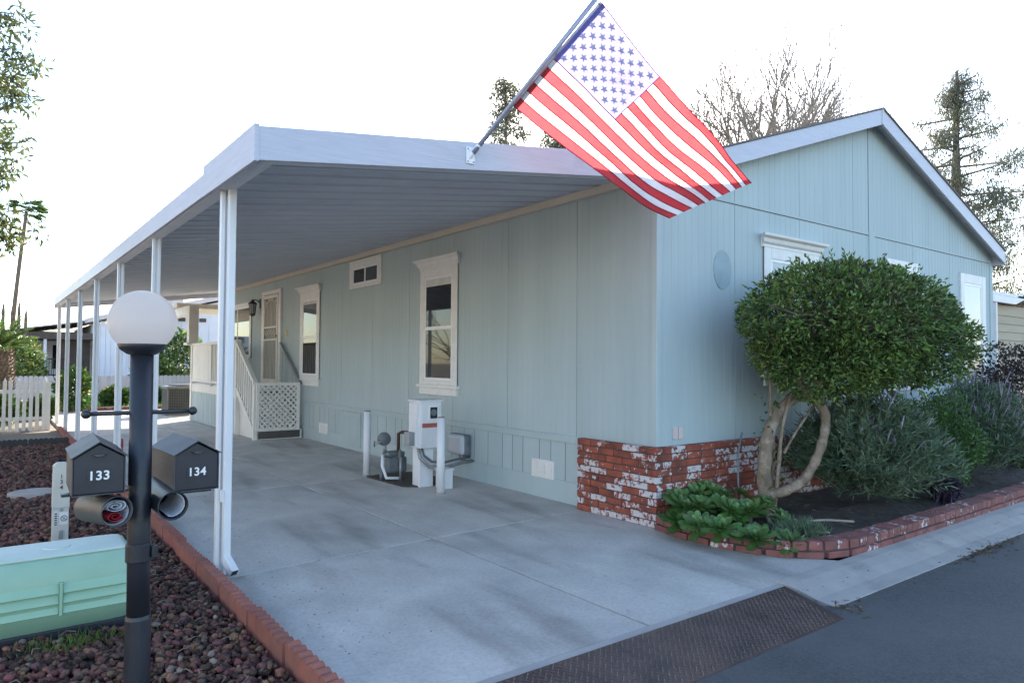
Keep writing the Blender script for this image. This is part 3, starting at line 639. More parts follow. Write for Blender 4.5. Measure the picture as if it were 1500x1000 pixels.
for sx, z in ((-1, .948), (1, .915)):
    G().box((PX + min(0, sx * .29), PY - .02, z - .014), (PX + max(0, sx * .29), PY + .02, z - .003)).obj('support_arm', M['black'], lp)
def mailbox(cx, y0, zb, ze, zp, num, rzz, label, redflag):
    m = thing('mailbox', label, 'mailbox', (cx, y0 + .2, zb), 'house mailboxes on the lamp post'); hw = .0935; D = .40
    body = [(-hw, zb), (hw, zb), (hw, ze), (0, zp), (-hw, ze)]
    for nm, a, b, t in (('side_panel', body[4], body[0], 1), ('side_panel', body[1], body[2], 1), ('base_panel', body[0], body[1], 1)):
        d = Vector((b[0] - a[0], b[1] - a[1])).normalized(); nn = Vector((-d.y, d.x)) * .004
        G().prism([a, b, (b[0] + nn.x, b[1] + nn.y), (a[0] + nn.x, a[1] + nn.y)], lambda x, z: (cx + x, y0, z), lambda x, z: (cx + x, y0 + D, z)).obj(nm, M['mailside'], m)
    for sgn in (-1, 1):
        a = Vector((sgn * (hw + .006), ze - .004)); b = Vector((0, zp)); 
        G().prism([a, b, b + Vector((0, .005)), a + Vector((0, .005))], lambda x, z: (cx + x, y0 - .012, z), lambda x, z: (cx + x, y0 + D, z)).obj('roof_panel', M['mailside'], m)
    sh = lambda x, z, k: (x * k, zb + .006 + (z - zb) * (k - .02))
    dp = [sh(x, z, .955) for x, z in body]
    d = G().prism(dp, lambda x, z: (cx + x, y0 + .004, z), lambda x, z: (cx + x, y0 + .012, z)).obj('door', M['mailbox'], m, bevel=.003)
    G().prism(dp, lambda x, z: (cx + x * 1.0, y0 + D - .01, z), lambda x, z: (cx + x, y0 + D - .002, z)).obj('back_panel', M['mailside'], m)
    h = G().lathe([(.001, 0), (.024, 0), (.024, .008), (.018, .018), (.001, .018)], (0, 0, 0), 20, Matrix.Rotation(R(90), 3, 'X'))
    h.v = [(x + cx, y + y0 + .004, max(min(zz * .45, .003), -.2) + ze + .010) for x, y, zz in h.v]; h.obj('handle', M['mailside'], d)
    zc = zb + (ze - zb) * .50
    G().box((cx - .043, y0 + .0015, zc - .025), (cx + .043, y0 + .0042, zc + .025)).obj('number_plate', M['black'], d)
    for i, ch in enumerate(num):
        text('house_digit', ch, .050, M['white'], d, (cx - .0265 + i * .0265, y0 + .0008, zc + .001), (R(90), 0, 0), .0004, .001)
    if redflag:
        G().box((cx + hw + .005, y0 + .20, ze - .05), (cx + hw + .009, y0 + .215, ze + .045)).obj('signal_flag', M['redpaper'], m, bevel=.002)
        G().box((cx + hw + .005, y0 + .185, ze + .01), (cx + hw + .009, y0 + .24, ze + .05)).obj('signal_flag', M['redpaper'], m, bevel=.002)
    m.rotation_euler.z = rzz; return m
mailbox(-4.595, -1.12, .955, 1.107, 1.166, '133', R(-2), 'black metal mailbox numbered 133 at the left of the lamp post', True)
mailbox(-4.228, -1.05, .922, 1.085, 1.140, '134', R(3), 'black metal mailbox numbered 134 at the right of the lamp post', False)
def tube_(c0, c1, r, label, m, m2):
    t = thing('newspaper_tube', label, 'newspaper tube', tuple((Vector(c0) + Vector(c1)) / 2), 'newspaper tubes below the mailboxes')
    a = Vector(c0); b = Vector(c1); d = (b - a).normalized(); q = d.to_track_quat('Z', 'Y').to_matrix(); L = (b - a).length
    G().lathe([(r * .97, 0), (r, .004), (r, L - .004), (r * 1.02, L), (r * .95, L), (r * .92, L - .02), (r * .92, .01)], a, 28, q).obj('shell', M[m], t, True)
    return t, a, b, d, q
t, a, b, d, q = tube_((-4.606, -.84, .862), (-4.535, -1.12, .882), .061, 'black and tan newspaper tube stuffed with papers under mailbox 133', 'mailside', 'paper')
def roll(name, label, cat, c, q, L, turns, r0, r1, m, sq=1, ph=0):
    g = G(); N_ = int(turns * 18); pr = [((r0 + (r1 - r0) * i / N_) * math.cos(i / 18 * 6.283 + ph), (r0 + (r1 - r0) * i / N_) * math.sin(i / 18 * 6.283 + ph) * sq) for i in range(N_ + 1)]
    V = [tuple(Vector(c) + q @ Vector((x, y, 0))) for x, y in pr] + [tuple(Vector(c) + q @ Vector((x, y, -L))) for x, y in pr]
    n = len(pr); g.add(V, [(i, i + 1, n + i + 1, n + i) for i in range(n - 1)]); o = g.obj(name, M[m], None); sm = o.modifiers.new('thickness', 'SOLIDIFY'); sm.thickness = .0015
    return tag(o, label, cat)
up = q @ Vector((0, 1, 0)); up = up if up.z > 0 else -up
roll('folded_newspaper', 'white folded newspaper on top inside the left paper tube', 'newspaper', b + up * .020 - d * .012, q, .22, 2.2, .006, .041, 'paper', .55)
roll('folded_flyer', 'red printed flyer rolled below newspaper in the left tube', 'flyer', b - up * .022 - d * .016, q, .2, 1.8, .008, .032, 'redpaper', .6, 1)
roll('folded_wrapper', 'white paper sleeve curled around the red flyer in left tube', 'newspaper', b - up * .006 - d * .022, q, .2, 1.0, .049, .052, 'paper', .95, .5)
t, a, b, d, q = tube_((-4.345, -.70, .890), (-4.318, -1.08, .872), .061, 'black newspaper tube under mailbox 134 with papers curled inside', 'black', 'paper')
roll('curled_newspaper', 'bluish newspaper curled against the wall of the right tube', 'newspaper', b - d * .012, q, .25, .55, .047, .051, 'paper', 1, -1.9)

# green utility vault
gx0, gx1 = -5.55, -4.26
gv = thing('utility_box', 'mint green plastic utility vault with louvred front on the lava rock', 'utility box', (-4.9, .5, -.05))
def shell(pr, name, m, x0, x1, inset=.0, ns=10):
    g = G(); V = []; F = []; n = len(pr)
    us = [0, .015, .04, .09, .5, .91, .96, .985, 1]; sh = [.12, .06, .025, 0, 0, 0, .025, .06, .12]
    for u, s_ in zip(us, sh):
        for y, z in pr: V.append((x0 + (x1 - x0) * u, .53 + (y - .53) * (1 - s_), z - s_ * .25 * max(0, z - .3)))
    for i in range(len(us) - 1):
        for j in range(n): F.append((i * n + j, i * n + (j + 1) % n, (i + 1) * n + (j + 1) % n, (i + 1) * n + j))
    F += [tuple(range(n))[::-1], tuple(range((len(us) - 1) * n, len(us) * n))]
    return g.add(V, F).obj(name, M[m], gv, True)
shell([(.245, .02), (.262, .30), (.275, .36), (.30, .41), (.34, .435), (.72, .435), (.78, .40), (.80, .3), (.81, .02)], 'vault_body', 'mint', gx0, gx1)
shell([(.330, .434), (.345, .447), (.37, .452), (.69, .452), (.71, .447), (.72, .434)], 'vault_lid', 'mintlid', gx0 + .02, gx1 - .02)
G().box((gx0 + .01, .228, -.12), (gx1 - .01, .83, .022)).obj('vault_base', M['black'], gv, bevel=.006)
g = G().lathe([(.001, 0), (.07, 0), (.066, .006), (.001, .007)], (-4.62, .52, .452), 24); g.obj('lid_boss', M['mintlid'], gv)
for a, b in ((gx0 + .06, -4.625), (-4.605, gx1 - .03)):
    for k in range(3):
        z = .292 - k * .062
        G().prism([(.252 + .012 * (1 - k * .1), z + .0), (.236, z - .055), (.246, z - .062), (.275, z)], lambda y, zz: (a, y, zz), lambda y, zz: (b, y, zz)).obj('louver_slat', M['mint'], gv, bevel=.002)
G().box((-4.623, .232, .10), (-4.607, .27, .30)).obj('centre_rib', M['mint'], gv, bevel=.003)
gv.scale.z = .90
# utility pedestal
pd = thing('utility_pedestal', 'beige plastic utility pedestal marked 134 standing in lava rock', 'pedestal', (-4.455, 2.55, -.05))
G().prism([(-.062, .27), (.062, .27), (.058, .62), (.03, .64), (-.03, .64), (-.058, .62)], lambda x, z: (-4.455 + x, 2.50, z), lambda x, z: (-4.455 + x, 2.60, z)).obj('pedestal_cap', M['beige'], pd, bevel=.006)
G().box((-4.513, 2.508, -.1), (-4.397, 2.592, .272)).obj('pedestal_post', M['beige'], pd, bevel=.004)
for i, ch in enumerate('134'): text('digit', ch, .045, M['ink'], pd, (-4.455, 2.498, .53 - i * .045), (R(90), 0, 0), .0006, .0006)
g = G().lathe([(.001, 0), (.014, 0), (.014, .006), (.001, .006)], (0, 0, 0), 12, Matrix.Rotation(R(90), 3, 'X')); g.v = [(x - .0 - 4.45, y + 2.506, z + .255) for x, y, z in g.v]; g.obj('bolt', M['galv'], pd)
stk = G().box((-4.465, 2.503, .135), (-4.402, 2.507, .235)).obj('warning_sticker', M['sticker'], pd)
g = G().tube([(-4.432 + .022 * math.cos(t), 2.502, .185 + .022 * math.sin(t)) for t in np.linspace(0, 6.283, 20)], .0025, 4); g.bar((-4.447, 2.502, .2), (-4.417, 2.502, .17), .004, .003); g.bar((-4.44, 2.5025, .172), (-4.424, 2.5025, .198), .009, .002); g.obj('no_digging_symbol', M['ink'], stk)
G().box((-4.502, 2.5035, .125), (-4.476, 2.507, .24)).obj('side_strip', M['sticker'], pd)
for i in range(6): G().box((-4.498, 2.502, .132 + i * .018), (-4.480, 2.504, .143 + i * .018)).obj('strip_mark', M['ink'], pd)
G().box((-4.465, 2.49, .02), (-4.44, 2.508, .09)).obj('hasp', M['galv'], pd, bevel=.003)
tag(G().lathe([(.01, -.03), (.24, -.03), (.24, .012), (.21, .02), (.01, .022)], (-4.52, 5.15, 0), 28).obj('valve_lid', M['curb'], None), 'round pale concrete valve cover lying in the lava rock', 'valve cover')

# ------------------------------------------------------------------ flag on its pole
B0 = Vector((-2.226, -.22, 2.98)); T0 = Vector((-1.655, -.95, 4.039)); PD = (T0 - B0).normalized()
fp = thing('flag_pole', 'grey slanted flag pole in a white bracket on the carport fascia', 'flag pole', tuple(B0))
br = G().box((B0.x - .035, -.212, B0.z - .06), (B0.x + .035, -.202, B0.z + .06)).obj('bracket_plate', M['white'], fp, bevel=.003)
G().tube([B0 - PD * .03 + Vector((0, .01, 0)), B0 + PD * .09], .019, 12).obj('bracket_socket', M['white'], fp)
for sx in (-.024, .024):
    for sz in (-.045, .045): G().ball((B0.x + sx, -.214, B0.z + sz), .006, 5).obj('screw', M['galv'], br)
G().tube([B0 + PD * .02, B0 + PD * 1.75], [.018, .018], 14).obj('pole', M['polemetal'], fp, True)
G().ball(tuple(B0 + PD * 1.77), .03, 8).obj('finial', M['brass'], fp, True)
off = Vector((.046, -.0, -.024))
HB = B0 + PD * .455 + off * .35; HT = B0 + PD * 1.37 + off
FB = Vector((-1.135, -1.15, 2.53)); FT = Vector((-.80, -1.54, 2.735))
from mathutils import noise as fn
NRM = (HT - HB).cross(FB - HB).normalized()
def fs(u, v):    # u 0..1 hoist to fly, v 0..1 bottom to top
    uu = u; u = max(u, 0.0)
    p = (HB.lerp(HT, v)).lerp(FB.lerp(FT, v), uu)
    sag = math.sin(math.pi * u) * (.05 * (1 - v) + .012)
    p = p + Vector((0, 0, -1)) * sag
    bul = .05 * math.sin(math.pi * min(1, u * 1.02)) * math.sin(math.pi * v)
    wv = .052 * u ** 1.1 * math.sin(v * 13 + u * 6.5 + 1) + .016 * u * math.sin(u * 17 + v * 5) + .016 * math.sin(u * 9 + v * 6) * (.3 + u) + .012 * u * math.sin(u * 24 - v * 13)
    p = p + NRM * (wv - bul) + Vector((.03, -.02, .02)) * math.sin(u * 5.5 + v * 3) * u * .8
    wr_ = fn.noise(Vector((u * 17, v * 7, 3))) * .008 + fn.noise(Vector((u * 40 + v * 9, v * 14, 8))) * .004
    return p + NRM * wr_
def cloth(name, c, tr, parent, gr):
    m = mat(name, c, tuple(x * .93 for x in c), .75, scale=14, bump=.9, bscale=24, bstretch=(1, 1, 2.2))
    nt = m.node_tree; N = nt.nodes; L = nt.links; b = N['Principled BSDF']; out = N['Material Output']
    t = N.new('ShaderNodeBsdfTranslucent'); src = b.inputs['Base Color'].links[0].from_socket
    L.new(src, t.inputs[0]); L.new(b.inputs['Normal'].links[0].from_socket, t.inputs['Normal'])
    ms = N.new('ShaderNodeMixShader'); ms.inputs[0].default_value = tr; L.new(b.outputs[0], ms.inputs[1]); L.new(t.outputs[0], ms.inputs[2]); L.new(ms.outputs[0], out.inputs[0]); return m
CW = cloth('flag_white', (.82, .80, .82), .6, None, None); CR = cloth('flag_red', (.60, .058, .070), .66, None, None); CB = cloth('flag_blue_glare', (.235, .215, .58), .64, None, None)  # canton blue is lightened: the washed-out glare is put into its colour
CS = cloth('flag_star_backlit', (.34, .34, .44), .12, None, None); SEAM = cloth('flag_seam', (.22, .015, .03), .04, None, None)  # stars are greyed: their backlit silhouette look is put into the colour
fl = thing('flag', 'american flag with stars and red and white stripes hanging backlit from slanted pole', 'flag', tuple(HB))
def patch(u0, u1, v0, v1, nu, nv, name, m, dn=0.0):
    g = G(); V = [tuple(fs(u0 + (u1 - u0) * i / nu, v0 + (v1 - v0) * j / nv) + NRM * dn) for i in range(nu + 1) for j in range(nv + 1)]
    F = [(i * (nv + 1) + j, (i + 1) * (nv + 1) + j, (i + 1) * (nv + 1) + j + 1, i * (nv + 1) + j + 1) for i in range(nu) for j in range(nv)]
    return g.add(V, F).obj(name, m, fl, True)
for k in range(13):
    v0, v1 = k / 13, (k + 1) / 13; red = k % 2 == 0
    patch(.40 if k >= 6 else .0, 1, v0, v1, 84 if k >= 6 else 140, 6, 'red_stripe' if red else 'white_stripe', CR if red else CW)
patch(0, .40, 6 / 13, 1, 60, 44, 'canton', CB)
sm = G()
for k in range(1, 13):
    u0 = .40 if k > 6 else 0
    sm.tube([fs(u0 + (1 - u0) * i / 100, k / 13) for i in range(101)], .0042, 4)
sm.tube([fs(.40, 6 / 13 + 7 / 13 * i / 20) for i in range(21)], .0036, 4); sm.tube([fs(i / 20 * .4, 6 / 13) for i in range(21)], .0042, 4)
sm.tube([fs(i / 60, 1) for i in range(61)], .0042, 4); sm.tube([fs(i / 60, 0) for i in range(61)], .0042, 4); sm.obj('seam', SEAM, fl)
patch(-.012, .022, 0, 1, 2, 40, 'hoist_sleeve', M['polemetal'], .003)
for row in range(9):
    cols = 6 if row % 2 == 0 else 5
    for c in range(cols):
        cu = .40 * ((c + .5) / 6 if cols == 6 else (c + 1) / 6); cv = 1 - 7 / 13 * (row + 1) / 10; g = G(); V = []
        for i in range(10):
            t = math.pi / 2 + i * math.pi / 5; r_ = .0285 if i % 2 == 0 else .0115
            V.append(tuple(fs(cu + r_ * math.cos(t) / 1.40, cv + r_ * math.sin(t) / .91)))
        c0 = fs(cu, cv); V = [Vector(p) for p in V]
        g.add([tuple(c0 - NRM * .005)] + [tuple(p - NRM * .005) for p in V] + [tuple(c0 + NRM * .005)] + [tuple(p + NRM * .005) for p in V],
              [(0, 1 + i, 1 + (i + 1) % 10) for i in range(10)] + [(11, 12 + (i + 1) % 10, 12 + i) for i in range(10)])
        g.obj('star', CS, fl)
for v in (.02, .5, .98):
    p = fs(0, v); q_ = B0 + PD * (p - B0).dot(PD); G().tube([q_ + (p - q_) * t for t in (0, .5, 1)], .004, 5).obj('flag_clip', M['galv'], fl)

# ------------------------------------------------------------------ meters, bollards, boxes on the long side
tag(G().prism([(-1.02, 3.98), (-.98, 3.1), (-.8, 2.95), (-.36, 2.98), (-.25, 3.9), (-.6, 4.1)], lambda x, y: (x, y, .002), lambda x, y: (x, y, .016)).obj('soil_patch', M['soil'], None), kind='structure')
def bollard(x, y, h, label):
    b = thing('bollard', label, 'bollard', (x, y, 0), 'white bollards guarding the meters')
    G().tube([(x, y, 0), (x, y, h)], .046, 20).obj('post', M['meterwhite'], b, True, base=True); G().lathe([(.001, h), (.041, h + .001), (.041, h + .006), (.001, h + .008)], (x, y, 0), 16).obj('rim', M['rust'], b)
    G().lathe([(.052, 0), (.058, 0), (.054, .016), (.052, .018)], (x, y, 0), 16).obj('foot_ring', M['curb'], b)
bollard(-.97, 4.09, .84, 'white steel bollard standing left of the gas meter pipes'); bollard(-.82, 2.48, .86, 'white scuffed steel bollard in front of the electric meter box')
em = thing('electric_meter', 'white electric meter pedestal with dial window and red stripe', 'electric meter', (-.78, 3.0, 0))
G().box((-.83, 2.95, 0), (-.64, 3.12, .47)).obj('pedestal', M['meterwhite'], em, bevel=.006)
hb = G().box((-.87, 2.88, .47), (-.575, 3.14, 1.02)).obj('cabinet', M['meterwhite'], em, bevel=.008)
G().box((-.885, 2.865, 1.018), (-.56, 3.16, 1.04)).obj('cabinet_lid', M['meterwhite'], em, bevel=.004)
G().box((-.85, 2.870, .50), (-.585, 2.882, .985)).obj('cabinet_door', M['meterwhite'], hb, bevel=.004)
mw = G().box((-.76, 2.862, .80), (-.625, 2.872, .975)).obj('dial_frame', M['white'], hb, bevel=.006)
G().box((-.74, 2.858, .82), (-.645, 2.864, .955)).obj('dial_window', M['darkglass'], mw)
g = G().lathe([(.001, 0), (.04, 0), (.036, .003), (.001, .004)], (0, 0, 0), 18, Matrix.Rotation(R(90), 3, 'X')); g.v = [(x - .692, y + 2.858, z + .89) for x, y, z in g.v]; g.obj('dial', M['gasgrey'], mw)
G().box((-.845, 2.8665, .715), (-.60, 2.8705, .765)).obj('red_stripe', M['redband'], hb)
G().box((-.90, 2.93, .48), (-.868, 3.1, 1.0)).obj('side_flange', M['meterwhite'], hb, bevel=.003)
tag(G().box((-.985, 2.95, .50), (-.902, 3.06, .66)).obj('junction_box', M['galv'], None, bevel=.008), 'small dented grey junction box fixed to left of meter cabinet', 'junction box')
tag(G().tube([(-.86, 2.93, .47), (-.85, 2.9, .36), (-.74, 2.87, .25), (-.5, 2.9, .22), (-.2, 3.0, .24), (-.01, 3.04, .245)], .022, 10).obj('conduit', M['galv'], None, True), 'thick grey conduit curving from meter cabinet to the wall', 'conduit')
tag(G().tube([(-.80, 2.95, .47), (-.78, 2.93, .38), (-.68, 2.92, .30), (-.5, 2.95, .27), (-.2, 3.06, .28), (-.01, 3.1, .285)], .014, 10).obj('cable', M['gasgrey'], None, True), 'thin dark cable running beside the thick grey conduit', 'cable')
wbx = thing('wall_box', 'grey rounded service box mounted on the skirting right of the meter', 'service box', (-.06, 3.25, .3))
G().box((-.11, 3.07, .30), (-.02, 3.44, .57)).obj('box_back', M['gasgrey'], wbx, bevel=.02); G().box((-.15, 3.085, .31), (-.06, 3.425, .565)).obj('box_cover', M['greybox'], wbx, bevel=.035); G().box((-.156, 3.12, .36), (-.148, 3.39, .52)).obj('cover_panel', M['greybox'], wbx, bevel=.01)
for dy in (0, .1): G().tube([(-.08, 3.15 + dy, .31), (-.07, 3.13 + dy, .24), (-.03, 3.05 + dy, .22)], .008, 6).obj('lead', M['gasgrey'], wbx)
wb2 = thing('ground_box', 'small white box standing on the concrete behind the front bollard', 'utility box', (-.6, 2.75, 0))
G().box((-.66, 2.68, 0), (-.53, 2.86, .215)).obj('box_body', M['meterwhite'], wb2, bevel=.006); G().box((-.67, 2.67, .212), (-.52, 2.87, .235)).obj('box_lid', M['meterwhite'], wb2, bevel=.004)
gm = thing('gas_meter', 'dark grey gas meter with regulator and pipes on the soil patch', 'gas meter', (-.72, 3.6, 0))
G().box((-.86, 3.5, .10), (-.58, 3.72, .30)).obj('meter_body', M['gasgrey'], gm, bevel=.03); G().box((-.84, 3.52, .30), (-.60, 3.70, .36)).obj('meter_top', M['gasgrey'], gm, bevel=.02)
rgm = Matrix.Rotation(R(80), 3, 'X') @ Matrix.Rotation(R(-30), 3, 'Y')
G().lathe([(.001, -.05), (.05, -.05), (.055, -.02), (.085, -.012), (.085, .012), (.055, .02), (.03, .06), (.001, .06)], (-.85, 3.62, .52), 22, rgm).obj('regulator', M['gasgrey'], gm, True)
for nm, pts, r_, m in (('riser_pipe', [(-.84, 3.62, .34), (-.84, 3.62, .47)], .022, 'galv'), ('elbow_pipe', [(-.66, 3.6, .34), (-.66, 3.6, .58), (-.64, 3.55, .60), (-.5, 3.3, .60)], .022, 'rust'), ('drop_pipe', [(-.9, 3.55, .33), (-.93, 3.5, .2), (-.9, 3.45, .06), (-.75, 3.4, .05)], .02, 'meterwhite'),
                       ('stub_pipe', [(-.72, 3.42, .0), (-.72, 3.42, .3)], .018, 'galv'), ('supply_pipe', [(-.88, 3.62, 0), (-.88, 3.62, .12)], .025, 'gasgrey'), ('side_pipe', [(-.95, 3.62, .47), (-.85, 3.62, .5)], .014, 'galv')):
    G().tube(pts, r_, 9).obj(nm, M[m], gm, True)
G().box((-.99, 3.61, .43), (-.975, 3.63, .5)).obj('valve_handle', M['gasgrey'], gm); G().lathe([(.001, .3), (.03, .3), (.02, .34), (.01, .40), (.001, .41)], (-.72, 3.44, 0), 10).obj('plug_cap', M['gasgrey'], gm)
for c_ in gm.children: c_.location.x -= .10; c_.location.y += .02
# wall lantern
wl_ = thing('wall_lantern', 'black coach lantern on the wall beside the front door', 'lantern', (-.16, 11.85, 2.5))
ly = 11.82
G().tube([(-.0, ly, 2.80), (-.06, ly, 2.86), (-.12, ly, 2.88), (-.17, ly, 2.84)], .012, 8).obj('bracket', M['lantern'], wl_); G().box((-.02, ly - .045, 2.68), (-.0, ly + .045, 2.9)).obj('back_plate', M['lantern'], wl_, bevel=.005)
G().lathe([(.02, 2.88), (.04, 2.84), (.10, 2.79), (.10, 2.775)], (-.17, ly, 0), 8).obj('lantern_roof', M['lantern'], wl_)
G().lathe([(.055, 2.55), (.08, 2.77)], (-.17, ly, 0), 8).obj('lantern_glass', M['lglass'], wl_); G().lathe([(.03, 2.50), (.065, 2.53), (.065, 2.555), (.03, 2.556)], (-.17, ly, 0), 8).obj('lantern_base', M['lantern'], wl_)
for i in range(8):
    t = i * math.pi / 4; G().bar((-.17 + .06 * math.cos(t), ly + .06 * math.sin(t), 2.55), (-.17 + .084 * math.cos(t), ly + .084 * math.sin(t), 2.78), .009, .009).obj('lantern_bar', M['lantern'], wl_)
# ------------------------------------------------------------------ porch: steps, railing, lattice gate
po = thing('porch', 'white wooden porch with steps and baluster railings at the front door', 'porch', (-.5, 11.5, 0))
def pb(a, b, name, m='picket', par=po, bev=.004): return G().box(a, b).obj(name, M[m], par, bevel=bev)
pb((-.90, 10.25, .86), (-.02, 14.3, .94), 'deck_board'); pb((-.93, 10.2, .74), (-.88, 14.3, .92), 'deck_fascia')
for i in range(17): pb((-.915, 10.30 + i * .24, .02), (-.895, 10.52 + i * .24, .74), 'skirt_board', 'siding')
for i in range(4): pb((-.86, 9.15 + i * .28, 0), (-.04, 9.43 + i * .28, .20 + i * .2), 'step')
pb((-.95, 10.22, 0), (-.86, 10.31, 1.92), 'newel_post'); pb((-.955, 9.0, 0), (-.875, 9.08, 1.08), 'newel_post'); pb((-.95, 14.05, 0), (-.84, 14.16, 1.88), 'newel_post'); pb((-.95, 12.2, .9), (-.88, 12.27, 1.86), 'newel_post')
pb((-.965, 10.2, 1.84), (-.845, 14.2, 1.90), 'top_rail'); pb((-.94, 10.3, .98), (-.88, 14.05, 1.03), 'bottom_rail')
for i in range(15): pb((-.925, 10.38 + i * .122, 1.03), (-.895, 10.43 + i * .122, 1.84), 'baluster')
for i in range(11): pb((-.93, 12.30 + i * .158, 1.03), (-.90, 12.45 + i * .158, 1.84), 'panel_board')
G().bar((-.915, 9.02, 1.05), (-.915, 10.24, 1.86), .08, .06).obj('stair_rail', M['picket'], po, bevel=.004)
G().bar((-.915, 9.05, .12), (-.915, 10.3, .95), .05, .12).obj('stringer', M['picket'], po, bevel=.004)
for i in range(8):
    y = 9.16 + i * .138; s_ = (y - 9.02) / 1.22; pb((-.93, y, .20 + s_ * .80), (-.90, y + .05, 1.03 + s_ * .80), 'stair_baluster')
G().bar((-.06, 9.02, 1.05), (-.06, 10.24, 1.86), .05, .05).obj('stair_rail', M['galv'], po); 
for i in range(6): G().tube([(-.06, 9.1 + i * .2, .2 + i * .13), (-.06, 9.1 + i * .2, 1.1 + i * .13)], .01, 6).obj('iron_baluster', M['galv'], po)
pb((-.86, 8.98, .0), (-.06, 9.0, .17), 'kick_board', 'mat'); 
for a, b in (((-.87, 8.955, .005), (-.05, 8.975, .02)), ((-.87, 8.955, .16), (-.05, 8.975, .175)), ((-.075, 8.955, .02), (-.05, 8.975, .16))): pb(a, b, 'kick_frame', 'trim')
lg = thing('lattice_gate', 'white diamond lattice pet gate across the foot of the porch steps', 'gate', (-.5, 8.95, .18))
x0, x1, zb, zt = -.90, -.13, .19, 1.06; lt = G()
u = -1.0
while u < 1.0:
    for sgn in (1, -1):
        # line x = u + sgn * (z - zb)
        pts = []
        za, zz_ = zb + .01, zt - .01
        xa = (x0 + x1) / 2 + u - sgn * .43; xb = xa + sgn * (zz_ - za)
        ta, tb = 0, 1
        for lim, s2 in ((x0, 1), (x1, -1)):
            fa, fb = (xa - lim) * s2, (xb - lim) * s2
            if fa < 0 and fb < 0: ta, tb = 1, 0; break
            if fa < 0: ta = max(ta, -fa / (fb - fa))
            if fb < 0: tb = min(tb, fa / (fa - fb))
        if tb > ta + .02:
            P = lambda t: (xa + (xb - xa) * t, 8.945 + .006 * sgn, za + (zz_ - za) * t)
            G().bar(P(ta), P(tb), .029, .006, (0, 1, 0)).obj('lattice_strip', M['picket'], lg)
    u += .108
for a, b in (((x0 - .03, 8.93, zb - .02), (x0 + .03, 8.96, zt + .02)), ((x1 - .03, 8.93, zb - .02), (x1 + .03, 8.96, zt + .02)), ((x0 + .03, 8.93, zt - .04), (x1 - .03, 8.96, zt + .02)), ((x0 + .03, 8.93, zb - .02), (x1 - .03, 8.96, zb + .03))):
    G().box(a, b).obj('gate_frame', M['picket'], lg, bevel=.003)
# condenser unit
ac = thing('air_conditioner', 'dark grey outdoor air conditioning unit beside the porch', 'air conditioner', (-.62, 16.6, 0))
G().box((-1.05, 16.25, .06), (-.2, 17.05, .72)).obj('fin_coil', M['acdark'], ac); G().box((-1.1, 16.2, 0), (-.15, 17.1, .06)).obj('base_pan', M['acgrey'], ac)
G().box((-1.07, 16.23, .70), (-.18, 17.07, .78)).obj('top_cover', M['acgrey'], ac, bevel=.03); G().lathe([(.30, .78), (.34, .78), (.33, .81), (.30, .82)], (-.62, 16.65, 0), 24).obj('fan_guard', M['iron'], ac)
pcn = G().box((-.48, 16.225, .06), (-.18, 16.26, .70)).obj('control_panel', M['acgrey'], ac, bevel=.01); G().box((-.44, 16.215, .40), (-.33, 16.226, .62)).obj('label_sheet', M['sticker'], pcn); G().box((-.30, 16.215, .38), (-.22, 16.226, .48)).obj('label_sheet', M['sticker'], pcn)
for x in (-1.06, -.50): G().box((x, 16.22, .06), (x + .03, 16.27, .70)).obj('corner_post', M['acgrey'], ac)
for i in range(14): G().box((-1.03, 16.235, .10 + i * .043), (-.5, 16.25, .108 + i * .043)).obj('grille_wire', M['acgrey'], ac)
for i in range(9): G().box((-1.02 + i * .058, 16.232, .07), (-1.015 + i * .058, 16.247, .70)).obj('grille_wire', M['acgrey'], ac)
tag(G().tube([(-.2, 16.3, .35), (-.1, 16.1, .28), (.0, 15.6, .36), (.1, 15.2, .5)], .02, 6).obj('refrigerant_line', M['ink'], None, True), 'black insulated line looping from the air conditioner to house', 'pipe')

